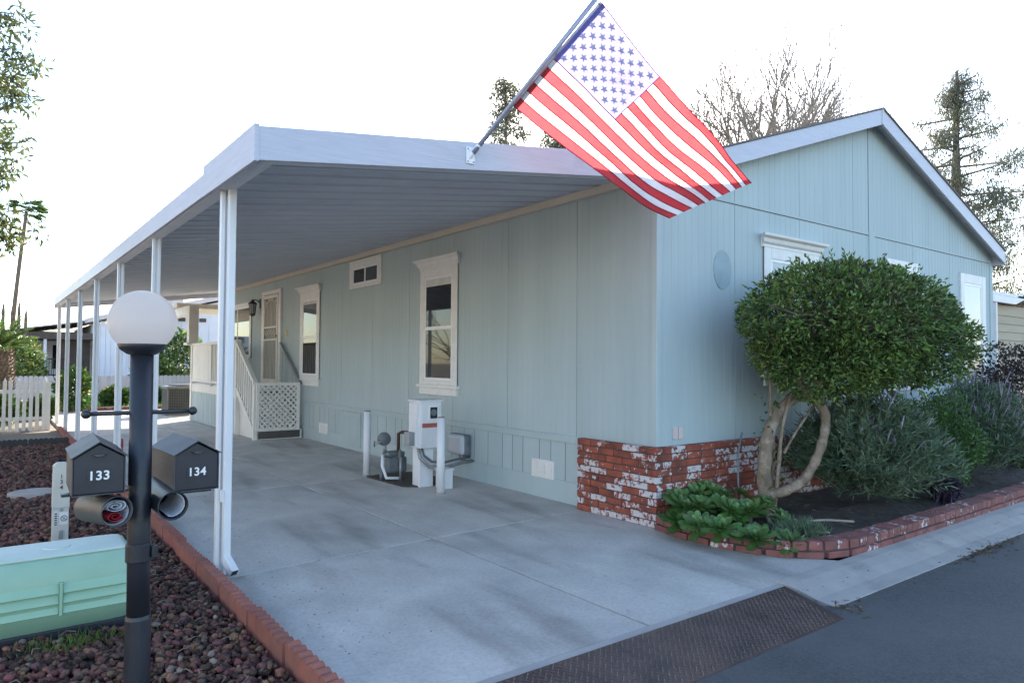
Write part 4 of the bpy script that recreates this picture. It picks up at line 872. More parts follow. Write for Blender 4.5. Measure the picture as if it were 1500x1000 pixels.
# ------------------------------------------------------------------ lava rock
def ico():
    t = (1 + 5 ** .5) / 2; V = np.array([(-1, t, 0), (1, t, 0), (-1, -t, 0), (1, -t, 0), (0, -1, t), (0, 1, t), (0, -1, -t), (0, 1, -t), (t, 0, -1), (t, 0, 1), (-t, 0, -1), (-t, 0, 1)], float); V /= np.linalg.norm(V[0])
    F = np.array([(0, 11, 5), (0, 5, 1), (0, 1, 7), (0, 7, 10), (0, 10, 11), (1, 5, 9), (5, 11, 4), (11, 10, 2), (10, 7, 6), (7, 1, 8), (3, 9, 4), (3, 4, 2), (3, 2, 6), (3, 6, 8), (3, 8, 9), (4, 9, 5), (2, 4, 11), (6, 2, 10), (8, 6, 7), (9, 8, 1)]); return V, F
IV, IF = ico()
def rocks(n, X, Y, s0, s1, z, name, m, zj=.02):
    P = np.stack([rng.uniform(*X, n), rng.uniform(*Y, n), z + rng.uniform(-zj, zj, n)], 1); s = rng.uniform(s0, s1, (n, 1)) * rng.uniform(.65, 1.35, (n, 3)) * np.array([1, 1, .75])
    A = rng.uniform(0, 6.28, n); jit = rng.uniform(.62, 1.28, (n, 12, 1)); V = IV[None] * jit * s[:, None]
    B = rng.uniform(-.8, .8, n); cb_, sb = np.cos(B)[:, None], np.sin(B)[:, None]; y, zz = V[..., 1] * cb_ - V[..., 2] * sb, V[..., 1] * sb + V[..., 2] * cb_
    c, s_ = np.cos(A)[:, None], np.sin(A)[:, None]; x = V[..., 0] * c - y * s_; y = V[..., 0] * s_ + y * c
    V = np.stack([x, y, zz], -1) + P[:, None]; F = (IF[None] + 12 * np.arange(n)[:, None, None]).reshape(-1, 3)
    V = V.reshape(-1, 3); c0 = np.array([V[:, 0].mean(), V[:, 1].mean(), V[:, 2].min()]); me = bpy.data.meshes.new(name); me.vertices.add(len(V)); me.vertices.foreach_set('co', (V - c0).ravel()); me.loops.add(len(F) * 3); me.loops.foreach_set('vertex_index', F.ravel().astype(np.int32)); me.polygons.add(len(F)); me.polygons.foreach_set('loop_start', np.arange(0, len(F) * 3, 3, dtype=np.int32)); me.update(calc_edges=True); me.validate(); me.materials.append(m)
    o = bpy.data.objects.new(name, me); COL.objects.link(o); o.location = c0; return tag(o, kind='stuff')
rocks(13000, (-5.2, -3.77), (-1.75, 2.6), .011, .026, -.035, 'lava_gravel', M['lava'])
rocks(10000, (-5.3, -3.77), (2.6, 10.5), .018, .036, -.032, 'lava_gravel', M['lava'])
rocks(4200, (-7.4, -5.2), (-1.75, 10.5), .03, .05, -.035, 'lava_gravel', M['lava'])
rocks(150, (-5.1, -3.8), (-1.6, 1.8), .010, .024, -.018, 'pale_gravel', M['pale_rock'])
# twigs, dry leaves and crumbs
g = G()
for k in range(90):
    x, y = rnd.uniform(-4.9, -3.82), rnd.uniform(-1.2, 3); a = rnd.uniform(0, 6.3); l = rnd.uniform(.03, .10); g.tube([(x, y, .0), (x + l * .5 * math.cos(a), y + l * .5 * math.sin(a), .012), (x + l * math.cos(a + .5), y + l * math.sin(a + .5), .004)], .0016, 4)
tag(g.obj('dry_twigs', M['root'], None), kind='stuff')
g = G()
def litter(n, fx, L0, L1, z=.003):
    P = np.array([fx() for _ in range(n)]); P = np.concatenate([P, np.full((n, 1), z)], 1) if P.shape[1] == 2 else P
    D = np.stack([rng.normal(size=n), rng.normal(size=n), rng.uniform(.0, .25, n)], 1); leaves(g, P, D, rng.uniform(L0, L1, n), rng.uniform(L0, L1, n) * .4, .3, np.tile([0, 0, 1.], (n, 1)) + rng.normal(size=(n, 3)) * .2)
litter(170, lambda: (rnd.choice([rnd.uniform(-3.64, -2.9), rnd.gauss(-3.5, .15)]), rnd.uniform(-1.0, 4)), .008, .02)
litter(70, lambda: (rnd.uniform(-3.3, -.2), rnd.uniform(-1.5, 4)), .006, .014)
litter(240, lambda: (rnd.gauss(1.75, .35), -2.04 + rnd.gauss(0, .05), -.046), .02, .05, -.046)
litter(150, lambda: (rnd.uniform(.2, 9), -2.03 + rnd.gauss(0, .06), -.046), .015, .035)
litter(60, lambda: (rnd.gauss(-.55, .10), -2.06 + rnd.gauss(0, .09), -.046), .02, .05)
litter(90, lambda: (rnd.uniform(-.65, 6), rnd.uniform(-1.9, -1.62), .006), .01, .03)
litter(45, lambda: (rnd.uniform(-1, 6), rnd.uniform(-5, -2.2), -.048), .01, .03)
litter(420, lambda: (rnd.uniform(.1, 7), rnd.uniform(-1.4, -.15), .125), .02, .045, .13)
tag(g.obj('leaf_litter', M['litter'], None), kind='stuff')
g = G(); n = 150; P = np.stack([rng.normal(-4.55, .13, n), rng.normal(.05, .06, n), np.full(n, -.03)], 1); leaves(g, P, np.stack([rng.normal(0, .5, n), rng.normal(0, .5, n), np.ones(n)], 1), rng.uniform(.03, .09, n), .006)
tag(g.obj('weeds', M['grass'], None), kind='stuff')

# ------------------------------------------------------------------ topiary tree
tp = thing('topiary_tree', 'clipped round topiary tree with looping bare trunk in front of the gable wall', 'tree', (.95, -.54, .1), )
def spl(P, m=8): return [Vector(p) for p in catm3(P, m)]
def catm3(P, m):
    P = [Vector(p) for p in P]; P = [P[0] * 2 - P[1]] + P + [P[-1] * 2 - P[-2]]; o = []
    for i in range(1, len(P) - 2):
        for k in range(m):
            t = k / m; a, b, c, d = P[i - 1:i + 3]; o.append(.5 * ((2 * b) + (c - a) * t + (2 * a - 5 * b + 4 * c - d) * t * t + (3 * b - a - 3 * c + d) * t ** 3))
    o.append(P[-2]); return o
def limb(name, P, r0, r1, m='bark', jit=.08, par=None, n=12):
    pts = catm3(P, 8); N_ = len(pts); q = random.Random(len(name) + N_)
    rs = [(r0 + (r1 - r0) * i / (N_ - 1)) * (1 + jit * math.sin(i * 1.3 + q.random()) + q.uniform(-jit, jit) * .5) for i in range(N_)]
    return G().tube(pts, rs, n).obj(name, M[m], par or tp, True)
limb('trunk', [(.95, -.54, .02), (.94, -.53, .2), (.91, -.52, .42), (.94, -.53, .74), (1.06, -.55, .99), (1.28, -.6, 1.17), (1.6, -.68, 1.30), (1.9, -.75, 1.55)], .074, .045)
limb('loop_limb', [(.94, -.53, .24), (.96, -.6, .28), (1.04, -.68, .32), (1.17, -.78, .43), (1.30, -.84, .65), (1.47, -.82, .9), (1.51, -.77, 1.07), (1.42, -.68, 1.17), (1.2, -.6, 1.17)], .046, .042)
limb('stem', [(.97, -.58, .1), (1.02, -.6, .5), (1.06, -.62, .9), (1.2, -.65, 1.3)], .022, .014, 'bark'); limb('stem', [(1.0, -.5, .1), (1.1, -.5, .6), (1.02, -.52, 1.0), (.98, -.55, 1.4)], .02, .012, 'bark')
limb('stem', [(1.08, -.62, .65), (1.3, -.62, .85), (1.6, -.65, 1.12), (1.8, -.7, 1.35)], .014, .01, 'bark')
for i, (a, b) in enumerate((((1.3, -.65, 1.25), (.8, -1.1, 1.8)), ((1.6, -.7, 1.35), (2.5, -.9, 1.8)), ((1.8, -.7, 1.5), (1.7, -1.3, 2.1)), ((1.6, -.6, 1.3), (3.0, -.9, 1.75)), ((1.4, -.6, 1.3), (1.3, -.5, 2.1)))):
    limb('branch', [a, tuple((Vector(a) + Vector(b)) / 2 + Vector((0, 0, .06))), b], .035, .012)
PTS = []; DIR = []
def addb(n, c, r, lo, hi, sd, b=.07):
    P, d = blob(n, c, r, lo, hi, b, sd); PTS.append(P); DIR.append(d)
addb(27000, (1.86, -.90, 1.91), (1.42, .74, .56), .80, 1.03, 11, .05); addb(9500, (1.45, -.85, 1.56), (.78, .62, .40), .76, 1.03, 12); addb(9500, (2.65, -.95, 1.70), (1.10, .68, .44), .80, 1.03, 13)
addb(2200, (3.0, -.98, 1.70), (.75, .6, .36), .7, 1.03, 14)
addb(7000, (1.9, -.88, 1.85), (1.2, .62, .5), .5, .9, 15)
P = np.concatenate(PTS); D = np.concatenate(DIR); keep = (P[:, 1] < -.06); P, D = P[keep], D[keep]
ins = lambda P, c, r: ((((P - np.array(c)) / np.array(r)) ** 2).sum(1) < .62)
from mathutils import noise as mn
gapn = np.array([mn.noise(Vector(p) * 5.5) + .5 * mn.noise(Vector(p) * 13) for p in P]); keep = gapn < .0 + .30 * rng.random(len(P)); P, D = P[keep], D[keep]
g = G(); leaves(g, P, D + rng.normal(size=P.shape) * .75 + np.array([0, -.1, .22]), rng.uniform(.034, .068, len(P)), rng.uniform(.018, .031, len(P)), .3)
# loose sprigs under the crown
n = 130; t = rng.random(n); sp = np.stack([1.9 + 1.5 * t + rng.normal(0, .05, n), -.86 + rng.normal(0, .18, n), 1.28 - .16 * np.sin(t * 5) + rng.normal(0, .06, n)], 1)
leaves(g, sp, rng.normal(size=(n, 3)) + np.array([.5, 0, -.6]), rng.uniform(.06, .10, n), rng.uniform(.03, .045, n), .25)
n = 90; sp = np.stack([1.0 + rng.normal(0, .08, n), -.56 + rng.normal(0, .05, n), rng.uniform(.3, 1.25, n)], 1); leaves(g, sp, rng.normal(size=(n, 3)), rng.uniform(.04, .07, n), rng.uniform(.02, .035, n), .25)
for k in range(110):
    d = unit(rng.normal(size=(1, 3)) + np.array([[0, -.25, .5]]))[0]; e = np.array([1.84, -.9, 1.93]) + d * np.array([1.44, .74, .57]); m_ = 6
    leaves(g, e + d * np.linspace(-.02, rng.uniform(.05, .11), m_)[:, None], d + rng.normal(size=(m_, 3)) * .55, rng.uniform(.035, .06, m_), .022, .3)
tag(g.obj('foliage', M['leaf'], tp), kind='stuff')
g = G(); q = random.Random(3)
for k in range(320):
    c = Vector((2.02 + q.gauss(0, .55), -.86 + q.gauss(0, .2), 1.85 + q.gauss(0, .2))); d = Vector((q.gauss(0, 1), q.gauss(-.7, .6), q.gauss(.4, .7))).normalized()
    e = Vector((1.84 + d.x * 1.3, -.9 + d.y * .68, 1.93 + d.z * .5)); c = c.lerp(e, .45); g.tube([c, (c + e) / 2 + Vector((q.gauss(0, .04), q.gauss(0, .04), q.gauss(0, .04))), e], [.008, .006, .0025], 4, False)
n_ = 26
for k in range(n_):
    a = Vector((1.75 + 1.5 * k / n_, -.86 + q.gauss(0, .15), 1.45)); g.tube([a, a + Vector((.1, 0, -.1)), a + Vector((.3 + q.random() * .2, q.gauss(0, .05), -.2 + q.gauss(0, .05)))], [.006, .004, .002], 4, False)
tag(g.obj('twig', M['twig'], tp), kind='stuff')
hs = tag(G().tube([(.80, -.34, .10), (.82, -.30, .35), (.87, -.26, .6), (.97, -.24, .82)], .010, 6).obj('garden_hose', M['gasgrey'], None, True), 'thin grey hose hanging against brick wall behind the topiary trunk', 'hose')

# ------------------------------------------------------------------ succulents: each rosette a plant, each leaf a part
lf = G(); lv = []; lfz = []
for i, (u, w_, zz) in enumerate(((0, .05, 0), (.25, .09, .01), (.55, .15, .03), (.8, .165, .06), (.93, .11, .09), (1.0, .01, .12))):
    for s_ in (-1, 0, 1): lv.append((u, s_ * w_, zz - (0 if s_ else .03)))
for i in range(5):
    for j in (0, 1): a = i * 3 + j; lfz.append((a, a + 1, a + 4, a + 3))
lf.add(lv, lfz); leafrep = Rep('leaf', M['succ'], lf, 0, True)
back = [(.02, -.22), (.16, -.20), (.31, -.22), (.46, -.24), (.60, -.30), (.74, -.42), (.82, -.60)]
midr = [(-.08, -.36), (.06, -.44), (.20, -.46), (.34, -.50), (.46, -.58), (.22, -.66), (.36, -.74), (.56, -.76), (.72, -.84)]
frt = [(-.20, -.44), (-.25, -.66), (-.23, -.90), (-.12, -1.10), (.08, -.96), (.10, -1.27), (.47, -1.00), (.58, -1.22)]
order = ['leftmost', 'second', 'third', 'fourth', 'fifth', 'sixth', 'seventh', 'eighth', 'ninth']
sp = []
for row, z0_, r0_, where in ((back, .21, .165, 'in the back row against the bricks'), (midr, .17, .18, 'in the middle row of the clump'), (frt, .075, .175, 'in the front row leaning over the border')):
    for i, (x, y) in enumerate(sorted(row, key=lambda p: p[0] * .8 - p[1] * .6)):
        sp.append((x, y, z0_ + rnd.uniform(-.05, .05) - max(0, x - .45) * .12, r0_ * (1 if x < .5 else .82) * rnd.uniform(.8, 1.12), (order[i] if i == 0 else order[i] + ' from the left,') + ' green succulent rosette ' + where))
for i, (x, y, z, r, lab) in enumerate(sp):
    x += rnd.uniform(-.03, .03); y += rnd.uniform(-.03, .03)
    s_ = thing('succulent', lab, 'succulent', (x, y, .1), 'green succulent rosettes at the corner of the bed')
    G().tube([(x + rnd.gauss(0, .03), y + rnd.gauss(0, .03), .08), (x, y, z + .05)], .016, 6).obj('stalk', M['bark'], s_)
    tx, ty = rnd.gauss(-.12, .22), rnd.gauss(-.35, .22); base = Matrix.Rotation(tx, 3, 'Y') @ Matrix.Rotation(-ty, 3, 'X')
    r *= 1.12
    for k in range(28):
        az = k * 2.39996; t = k / 27; el = -.15 + 1.3 * (1 - t) ** 1.3; rr = r * (.30 + .70 * t) * rnd.uniform(.92, 1.08)
        m3 = base @ Matrix.Rotation(az, 3, 'Z') @ Matrix.Rotation(-el, 3, 'Y')
        leafrep.at((x, y, z + .05), s_, (rr, rr * 1.15, rr), m3.to_euler())
tuft = G(); n = 900; P = np.stack([rng.normal(.34, .10, n), rng.normal(-1.22, .07, n), np.full(n, .12)], 1); leaves(tuft, P, np.stack([rng.normal(0, .6, n), rng.normal(0, .6, n), np.ones(n)], 1), rng.uniform(.06, .15, n), .005)
tag(tuft.obj('grey_grass', M['sage'], None), 'small tuft of fine grey green grass between the succulents and border', 'grass tuft')
tag(G().tube(catm3([(.18, -1.28, .135), (.35, -1.12, .15), (.55, -1.05, .14), (.85, -1.12, .145), (1.05, -1.30, .14)], 6), .011, 6).obj('dry_root', M['root'], None, True), 'long pale dry root lying on the soil nearest the trunk', 'root')
tag(G().tube(catm3([(.2, -1.32, .135), (.35, -1.3, .145), (.5, -1.38, .14)], 6), .008, 6).obj('dry_root', M['root'], None, True), 'short pale dry root lying on the soil close to the border', 'root')

# ------------------------------------------------------------------ shrubs along the gable
def sage_shrub(c, r, h, n, label, seed, fl_=70):
    q = np.random.default_rng(seed); s_ = thing('sage_shrub', label, 'shrub', (c[0], c[1], .12), 'grey sage shrubs along the gable wall'); g = G(); st = G(); fw = G()
    ns = 520; az = q.uniform(0, 6.283, ns); sp_ = q.uniform(0, 1, ns) ** .6; Ls = h * q.uniform(.75, 1.1, ns)
    B = np.array([c[0], c[1], .12]) + np.stack([np.cos(az), np.sin(az), np.zeros(ns)], 1) * (.25 * r * sp_)[:, None]
    O = np.stack([np.cos(az) * r * sp_, np.sin(az) * r * sp_, Ls * np.sqrt(1.05 - sp_ ** 2 * .9)], 1)
    per = n // ns
    for k in range(per):
        t = q.uniform(.05, 1, ns) ** .6; cur = np.stack([O[:, 0] * t, O[:, 1] * t, O[:, 2] * (1 - (1 - t) ** 1.5)], 1)
        P = B + cur + q.normal(0, .012, (ns, 3)); d = unit(O) * .8 + q.normal(0, .55, (ns, 3)); leaves(g, P, d, q.uniform(.06, .12, ns), q.uniform(.010, .017, ns), .2)
    tag(g.obj('foliage', M['sage'], s_), kind='stuff')
    for k in range(0, ns, 3):
        t = (.2, .5, .8, 1.0); st.tube([B[k] + np.array([O[k, 0] * a, O[k, 1] * a, O[k, 2] * (1 - (1 - a) ** 1.5)]) for a in t], [.004, .0035, .003, .002], 4, False)
    tag(st.obj('stem', M['sagestem'], s_), kind='stuff')
    idx = [k for k in range(ns) if sp_[k] < .85][:fl_]
    for k in idx:
        e = B[k] + O[k]; d = unit(O[k][None])[0] + q.normal(0, .15, 3); l = q.uniform(.10, .22)
        fw.tube([e, e + d * l * .5, e + d * l], [.003, .006, .002], 4, False); m_ = 14
        P = e + d * (q.uniform(.25, 1, (m_, 1)) * l); leaves(fw, P, q.normal(size=(m_, 3)), .016, .009)
    tag(fw.obj('flower_spike', M['sageflower'], s_), kind='stuff'); return s_
sage_shrub((2.12, -.92), .66, 1.0, 19000, 'large grey green sage shrub beside the topiary trunk', 21, 60)
sage_shrub((4.95, -.86), .56, 1.08, 14000, 'pale flowering sage shrub with lilac spikes farther along the wall', 22, 150)
def leafy(name, c, r, n, m, label, L0, L1, seed, cat='shrub', lo=.35, stemm='twig'):
    s_ = thing(name, label, cat, (c[0], c[1], c[2] - r[2])); g = G(); P, d = blob(n, c, r, lo, 1.03, .14, seed); k = P[:, 2] > .1; P, d = P[k], d[k]
    gn = np.sin(P[:, 0] * 8 + seed) * np.sin(P[:, 1] * 7 + seed) * np.sin(P[:, 2] * 9); P, d = P[gn < .45], d[gn < .45]
    leaves(g, P, d + rng.normal(size=P.shape) * .7 + np.array([0, 0, .25]), rng.uniform(L0, L1, len(P)), rng.uniform(L0, L1, len(P)) * .5, .28); tag(g.obj('foliage', M[m], s_), kind='stuff')
    st = G(); q = random.Random(seed)
    for k in range(16):
        e = Vector((c[0] + q.gauss(0, r[0] * .5), c[1] + q.gauss(0, r[1] * .5), c[2] + q.gauss(.1, r[2] * .4))); b = Vector((c[0] + q.gauss(0, .06), c[1] + q.gauss(0, .06), c[2] - r[2] * .98)); st.tube([b, (b + e) / 2 + Vector((0, 0, .05)), e], [.014, .01, .004], 5, False)
    tag(st.obj('stem', M[stemm], s_), kind='stuff'); return s_
leafy('green_bush', (3.75, -.85, .60), (.56, .5, .54), 6500, 'greenbush', 'bright green leafy bush between the two sage shrubs', .03, .06, 31)
leafy('purple_plant', (3.0, -1.22, .21), (.22, .15, .17), 1600, 'purple', 'small dark purple plant at the foot of the green bush', .03, .06, 32, 'plant', stemm='purple')
leafy('dark_red_shrub', (7.15, -.62, .92), (1.0, .52, .84), 7500, 'darkred', 'dark red leaved shrub at the far corner of the house', .04, .075, 33)
leafy('low_plant', (6.7, -.95, .25), (.4, .25, .18), 900, 'greenbush', 'low green plant near the far end of the bed', .03, .06, 34, 'plant')
leafy('low_plant', (10.5, -.7, .3), (.7, .4, .25), 900, 'greenbush', 'low green ground plant behind the dark red shrub', .03, .06, 35, 'plant')

# ------------------------------------------------------------------ right hand neighbour
rn = thing('tan_house', 'tan sided neighbouring mobile home with a white awning at the right', 'house', (18, 6, 0))
G().box((14.0, 2.22, 0), (26, 14, 3.0)).obj('wall_core', M['tan'], rn)
for i in range(14): G().prism([(2.22, .08 + i * .205), (2.185, .08 + i * .205), (2.205, .08 + i * .205 + .2), (2.22, .08 + i * .205 + .2)], lambda y, z: (13.98, y, z), lambda y, z: (26, y, z)).obj('siding_plank', M['tan'], rn)
aw = G().prism([(14.2, 3.02), (15.7, 3.02), (24, 5.0), (24, 5.15), (15.7, 3.2), (14.2, 3.2)], lambda x, z: (x, 2.0, z), lambda x, z: (x, 2.06, z)).obj('awning_fascia', M['awn'], rn, bevel=.01)
G().prism([(2.0, 3.2), (7, 3.75), (7, 3.8), (2.0, 3.25)], lambda y, z: (14.2, y, z), lambda y, z: (24, y, z)).obj('awning_roof', M['awn'], rn)
for i in range(12): G().prism([(2.0, 3.25), (7, 3.8), (7, 3.84), (2.0, 3.29)], lambda y, z: (14.4 + i * .6, y, z), lambda y, z: (14.46 + i * .6, y, z)).obj('awning_rib', M['awn'], rn)
G().box((14.0, 7, 3.4), (30, 12, 4.05)).obj('upper_fascia', M['tan'], rn); G().box((13.9, 6.9, 3.95), (30, 6.99, 4.2)).obj('gutter', M['nbroof'], rn)
G().box((14.45, 2.02, 0), (14.53, 2.10, 3.02)).obj('awning_post', M['awn'], rn); wn = G().box((17.0, 2.15, 1.1), (17.7, 2.2, 2.2)).obj('window', M['darkglass'], rn); G().box((16.9, 2.14, 1.0), (17.0, 2.21, 2.3)).obj('casing', M['awn'], wn)
dsh = thing('satellite_dish', 'round blue grey satellite dish on the tan neighbour roof', 'satellite dish', (18.4, 7.5, 4.05))
q3 = Vector((-.55, -.75, .35)).to_track_quat('Z', 'Y').to_matrix(); G().lathe([(.001, -.06), (.2, -.04), (.38, .03), (.42, .06), (.40, .06), (.2, -.02), (.001, -.03)], (18.4, 7.4, 4.55), 26, q3).obj('dish', M['dish'], dsh, True)
G().tube([(18.4, 7.5, 4.05), (18.4, 7.5, 4.5)], .03, 8).obj('mast', M['galv'], dsh); G().tube([(18.4, 7.4, 4.2), (18.05, 6.9, 4.75)], .015, 6).obj('feed_arm', M['galv'], dsh)
lft = thing('cream_house', 'cream neighbouring home across the side yard to the left', 'house', (-14, 6, 0))
G().box((-19, -4, 0), (-10.4, 15, 3.4)).obj('wall', M['nbwarm'], lft); G().prism([(-19.4, 3.4), (-10.0, 3.4), (-14.7, 4.9)], lambda x, z: (x, -4.3, z), lambda x, z: (x, 15.3, z)).obj('roof', M['nbroof'], lft)
for y in (0, 5, 10): w_ = G().box((-10.4, y, 1.2), (-10.36, y + 1.3, 2.4)).obj('window', M['midglass'], lft); G().box((-10.4, y - .1, 2.4), (-10.33, y + 1.4, 2.5)).obj('casing', M['trim'], w_)

# ------------------------------------------------------------------ back yard: fence, houses, planting
pf_ = thing('picket_fence', 'short white picket fence panel in front of the far left planting', 'fence', (-4.3, 13.4, 0))
pk = G().prism([(-.033, 0), (.033, 0), (.033, 1.02), (0, 1.10), (-.033, 1.02)], lambda x, z: (x, 0, z), lambda x, z: (x, .018, z)); pkr = Rep('picket', M['picket'], pk, .003)
for i in range(9): pkr.at((-3.98 - i * .115, 13.32 + i * .012, .0), pf_, None, (0, rnd.uniform(-.012, .012), 0))
for z in (.25, .82): G().bar((-3.9, 13.35, z), (-5.1, 13.48, z), .04, .07).obj('rail', M['picket'], pf_)
G().box((-3.95, 13.33, 0), (-3.87, 13.41, 1.0)).obj('fence_post', M['picket'], pf_)
pf2 = thing('picket_fence', 'second picket run going back from the near panel towards the lane', 'fence', (-3.95, 14.2, 0))
for i in range(9): pkr.at((-3.90, 13.52 + i * .115, 0), pf2, None, (0, 0, R(90)))
for z in (.25, .82): G().bar((-3.88, 13.45, z), (-3.88, 14.55, z), .04, .07).obj('rail', M['picket'], pf2)
bf = thing('board_fence', 'long low pale pink board fence at the back of the yard', 'fence', (1, 26, 0))
bd = Rep('fence_board', M['pinkwhite'], G().prism([(-.072, 0), (.072, 0), (.072, .82), (.04, .865), (-.04, .865), (-.072, .82)], lambda x, z: (x, 0, z), lambda x, z: (x, .02, z)))
for i in range(78): bd.at((-5.2 + i * .152, 26.0, .02 + rnd.uniform(-.01, .01)), bf)
G().box((-5.2, 26.022, .3), (6.6, 26.06, .4)).obj('rail', M['pinkwhite'], bf)
lb_ = thing('lawn_edging', 'low red brick edging along the back lawn', 'edging', (0, 19.3, 0))
br_ = Rep('brick', M['edgebrick'], G().cb((0, 0, .05), (.21, .1, .1)))
for i in range(36): br_.at((-3.6 + i * .22, 19.25, 0), lb_)
g = G(); n = 5200; P = np.stack([rng.uniform(-3.6, 5, n), rng.uniform(19.4, 25.8, n), np.full(n, .01)], 1); leaves(g, P, np.stack([rng.normal(0, .4, n), rng.normal(0, .4, n), np.ones(n)], 1), rng.uniform(.08, .2, n), .03)
tag(g.obj('grass', M['grass'], None), kind='stuff')
def flowerbush(x, y, r, z, fm, label, seed, name='flower_bush', leafm='greenbush', nl=900):
    s_ = leafy(name, (x, y, z), (r, r, z * .9), nl, leafm, label, .13, .24, seed, 'bush')
    if fm:
        g = G(); P, d = blob(70, (x, y, z + .1), (r * .95, r * .95, z * .85), .8, 1.1, .1, seed + 1); P = P[P[:, 2] > z * .7]; leaves(g, P, rng.normal(size=P.shape), .07, .06); tag(g.obj('blossom_and_lit_leaf', M[fm], s_), kind='stuff')
flowerbush(-2.95, 19.0, .42, .62, 'yellow', 'yellow flowering bush behind the carport posts', 41)
flowerbush(-1.75, 20.4, .38, .30, 'yellow', 'low yellow green bush on the back lawn', 43); flowerbush(-.4, 21.5, .3, .25, 'yellow', 'smallest yellow green bush near the air conditioner', 45)
flowerbush(-3.85, 16.6, .25, .25, 'reddish', 'low red flowered plant behind the picket fence', 47, 'red_flower_plant')
flowerbush(-4.75, 15.2, .4, .35, 'yellow', 'orange yellow plants behind the picket fence', 49, 'yellow_flower_plant')
flowerbush(-4.0, 29.2, .9, 1.2, 'yellow', 'dark green hedge with a yellow top behind the palm', 51, 'hedge_bush', 'leaf', 2600)  # yellow petals on this hedge stand in for its sunlit top
flowerbush(1.55, 27.0, .85, 1.45, 'yellow', 'tall rounded dark hedge with yellow top behind the pillar', 53, 'hedge_bush', 'leaf', 2600)
flowerbush(.45, 27.3, .75, .75, None, 'low dark bush behind the board fence', 55, 'dark_bush', 'leaf', 1500)
flowerbush(3.2, 24.5, .9, 1.3, 'yellow', 'leafy bush with yellow flowers behind the porch railing', 57, 'hedge_bush', 'greenbush', 2000)
# houses across the back lane
h1 = thing('white_house', 'white gabled mobile home across the back lane', 'house', (1, 36, 0))
G().box((-.9, 34.0, 0), (2.45, 44, 3.2)).obj('wall', M['nbwall'], h1)
for i in range(15): G().box((-.88 + i * .222, 33.97, .02), (-.88 + i * .222 + .212, 34.0, 3.25 + (i * .222) * .30 * 1.0)).obj('wall_board', M['nbwall'], h1)
G().prism([(-1.2, 3.22), (2.9, 4.4), (2.9, 4.62), (-1.2, 3.44)], lambda x, z: (x, 33.6, z), lambda x, z: (x, 44, z)).obj('roof', M['pinkwhite'], h1)
w_ = G().box((.55, 33.93, 1.1), (.62, 33.97, 2.1)).obj('shutter', M['pinkwhite'], h1); w_ = G().box((1.1, 33.93, .95), (2.1, 33.97, 1.8)).obj('window', M['brown_board'], h1); G().box((1.05, 33.9, 1.8), (2.15, 33.95, 1.9)).obj('casing', M['pinkwhite'], w_)
h2 = thing('lilac_house', 'pale house with gable vents partly behind the globe and pillar', 'house', (5, 38, 0))
G().prism([(2.6, 0), (9.5, 0), (9.5, 3.6), (6.0, 4.9), (2.6, 4.0)], lambda x, z: (x, 36, z), lambda x, z: (x, 44, z)).obj('wall', M['nbwall'], h2)
G().prism([(2.2, 4.0), (6, 5.0), (9.9, 3.6), (9.9, 3.85), (6, 5.25), (2.2, 4.25)], lambda x, z: (x, 35.5, z), lambda x, z: (x, 44, z)).obj('roof', M['pinkwhite'], h2)
for x in (3.15, 3.62, 4.2): G().box((x, 35.95, 3.55), (x + .34, 36.0, 3.75)).obj('gable_vent', M['brown_board'], h2)
for i in range(9): G().box((2.6 + i * .7, 35.97, .1), (2.6 + i * .7 + .68, 36.0, 3.5)).obj('wall_board', M['nbwall'], h2)
h3 = thing('patio_house', 'white house with a dark flat patio cover at the far left', 'house', (-4, 38, 0))
G().box((-7.5, 38, 0), (-1.0, 44, 2.9)).obj('wall', M['nbwall'], h3); G().box((-6.0, 33.9, 2.42), (-.95, 38, 2.72)).obj('patio_roof', M['brown_board'], h3)
G().prism([(-4.6, 2.72), (-1.2, 3.3), (-1.2, 3.36), (-4.6, 2.78)], lambda x, z: (x, 35, z), lambda x, z: (x, 44, z)).obj('roof', M['nbroof'], h3)
for x in (-2.9, -1.55): G().box((x, 34.0, 0), (x + .12, 34.12, 2.42)).obj('patio_post', M['nbwall'], h3)
for i in range(12): G().box((-7.5 + i * .54, 37.96, .1), (-7.5 + i * .54 + .52, 38.0, 2.85)).obj('wall_board', M['nbwall'], h3)
for x0 in (-3.7, -2.3, -1.4): G().box((x0, 37.9, 1.0), (x0 + .5, 37.96, 2.2)).obj('window', M['darkglass'], h3)
G().box((-2.2, 34.6, .2), (-1.0, 34.65, 2.4)).obj('patio_screen', M['brown_board'], h3)
for i, (x, y) in enumerate(((-3.3, 33.6), (-2.75, 33.9), (-2.3, 33.5))):
    c = thing('patio_chair', ['black metal patio chair nearest the hedge', 'black metal patio chair in the middle of the patio', 'black metal patio chair beside the patio post'][i], 'chair', (x, y, 0), 'black patio chairs across the lane')
    G().box((x - .25, y - .25, .75), (x + .25, y + .25, .8)).obj('seat', M['iron'], c); 
    for dx in (-.24, .22):
        for dy in (-.24, .22): G().box((x + dx, y + dy, .3), (x + dx + .03, y + dy + .03, .78)).obj('leg', M['iron'], c)
    for k in range(5): G().box((x - .22 + k * .1, y + .22, .8), (x - .20 + k * .1, y + .24, 1.5)).obj('back_bar', M['iron'], c)
    G().box((x - .25, y + .21, 1.48), (x + .25, y + .25, 1.53)).obj('back_rail', M['iron'], c)
